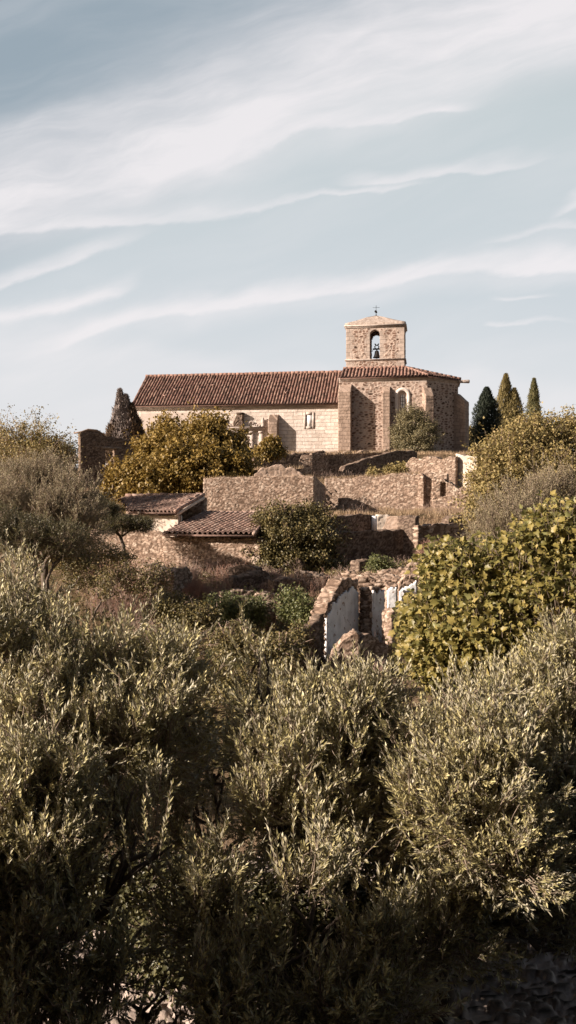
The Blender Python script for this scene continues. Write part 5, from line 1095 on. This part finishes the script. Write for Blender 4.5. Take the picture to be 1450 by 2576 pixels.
def band(px0, py0, px1, py1, bend, wu, wd, amp, ufade=None):
    """cloud bank along a line in the sky; wu / wd soft widths above and below"""
    u0 = (px0-725)/F; v0 = (1288-py0)/F; u1 = (px1-725)/F; v1 = (1288-py1)/F; k = (v1-v0)/(u1-u0)
    line = m('ADD', m('MULTIPLY', m('SUBTRACT', u, u0), k), v0)
    if bend: line = m('ADD', line, m('MULTIPLY', m('MULTIPLY', m('SUBTRACT', u, u0), m('SUBTRACT', u, u1)), bend))
    d = m('SUBTRACT', vw, line); up = m('SUBTRACT', 1.0, smooth(0, wu/F, d)); dn = smooth(-wd/F, 0, d)
    r = m('MULTIPLY', m('MULTIPLY', up, dn), amp)
    if ufade:
        r = m('MULTIPLY', r, smooth((ufade[0]-725)/F, (ufade[1]-725)/F, u))
        r = m('MULTIPLY', r, m('SUBTRACT', 1.0, smooth((ufade[3]-725)/F, (ufade[2]-725)/F, u)))
    return r
den = None
for b_ in [(0,500,1450,70,0,270,210,.9,None), (300,260,1450,-60,0,260,200,.5,(200,600,3000,2900)), (0,400,1450,-80,0,120,160,.4,None), (450,450,1190,290,-.5,42,13,.85,(400,700,1230,1100)), (0,605,620,512,.0,60,16,.7,(-50,0,820,480)),
            (0,738,300,618,.4,50,14,.85,(-50,0,430,180)), (0,812,350,708,.9,46,24,1.0,(-50,0,372,260)), (30,888,1450,640,-.12,55,18,1.0,(0,260,3000,2900)), (0,870,1450,650,0,120,60,.35,None),
            (840,728,1100,640,.5,22,9,.6,(820,900,1150,1000)), (1200,612,1450,560,0,16,8,.4,(1180,1300,3000,2900)), (850,470,1400,425,.4,48,10,.6,(820,950,1420,1250)), (480,524,1100,478,0,18,8,.5,(450,560,1110,980)),
            (0,880,1450,1010,0,60,260,.4,None), (1220,815,1450,804,0,14,8,.6,(1210,1240,1500,1280)), (1240,742,1450,728,0,14,8,.5,(1220,1280,1420,1330)), (1060,250,1450,60,0,60,26,.5,(1000,1300,3000,2900)), (1380,560,1450,520,0,26,12,.6,(1370,1440,3000,2900))]:
    r = band(*b_); den = r if den is None else m('SUBTRACT', 1.0, m('MULTIPLY', m('SUBTRACT', 1.0, den), m('SUBTRACT', 1.0, r)))
tex = m('ADD', m('MULTIPLY', smooth(.3, .68, streak), .62), m('MULTIPLY', smooth(.3, .7, wisps), .42))
den = m('MULTIPLY', den, m('ADD', .62, m('MULTIPLY', tex, .52)), None, True)
gen = m('MULTIPLY', smooth(.4, .75, streak), .18)
den = m('ADD', den, gen, None, True)
# clear blue corner high on the left
front = m('MULTIPLY', smooth(-.15, .35, sep.outputs[1]), m('SUBTRACT', 1.0, smooth(.5, .85, sep.outputs[2])))
base = ramp(nt, m('ADD', v, m('MULTIPLY', warp, .6)), [(.0, (.93,.90,.90)), (.10, (.80,.81,.84)), (.22, (.67,.72,.76)), (.42, (.61,.675,.70)), (.56, (.56,.615,.645))])
left = m('MULTIPLY', smooth(.36, .52, m('ADD', m('SUBTRACT', v, m('MULTIPLY', u, .55)), warp)), .85)
base = mixc(nt, left, base, (.30,.38,.45))
base = mixc(nt, m('MULTIPLY', m('MULTIPLY', den, .95), 1.0), base, (.94,.905,.92))
base = mixc(nt, 1.0, base, (1/KX, 1/KX, 1/KX), 'MULTIPLY')
skyc = mixc(nt, m('MULTIPLY', front, .9), mixc(nt, 1.0, sky.outputs[0], (1, .88, .78), 'MULTIPLY'), base)
upper = smooth(-.05, .0, sep.outputs[2])
skyc = mixc(nt, upper, (.7, .55, .45), skyc)
nt.links.new(skyc, bg.inputs[0])

cam = bpy.data.cameras.new('camera'); co_ = bpy.data.objects.new('camera', cam); COL.objects.link(co_); scene.camera = co_
co_.location = (0, 0, 0); co_.rotation_euler = (math.radians(90), 0, 0); cam.sensor_fit = 'VERTICAL'; cam.sensor_height = 36; cam.lens = F/2576*36; cam.clip_end = 6000; cam.clip_start = .05
scene.render.engine = 'CYCLES'; scene.cycles.max_bounces = 4; scene.cycles.diffuse_bounces = 3; scene.cycles.glossy_bounces = 1; scene.cycles.transmission_bounces = 2; scene.cycles.transparent_max_bounces = 2
scene.render.resolution_x = 576; scene.render.resolution_y = 1024
scene.view_settings.view_transform = 'Standard'; scene.view_settings.look = 'None'; scene.view_settings.exposure = EXPO; scene.view_settings.gamma = 1
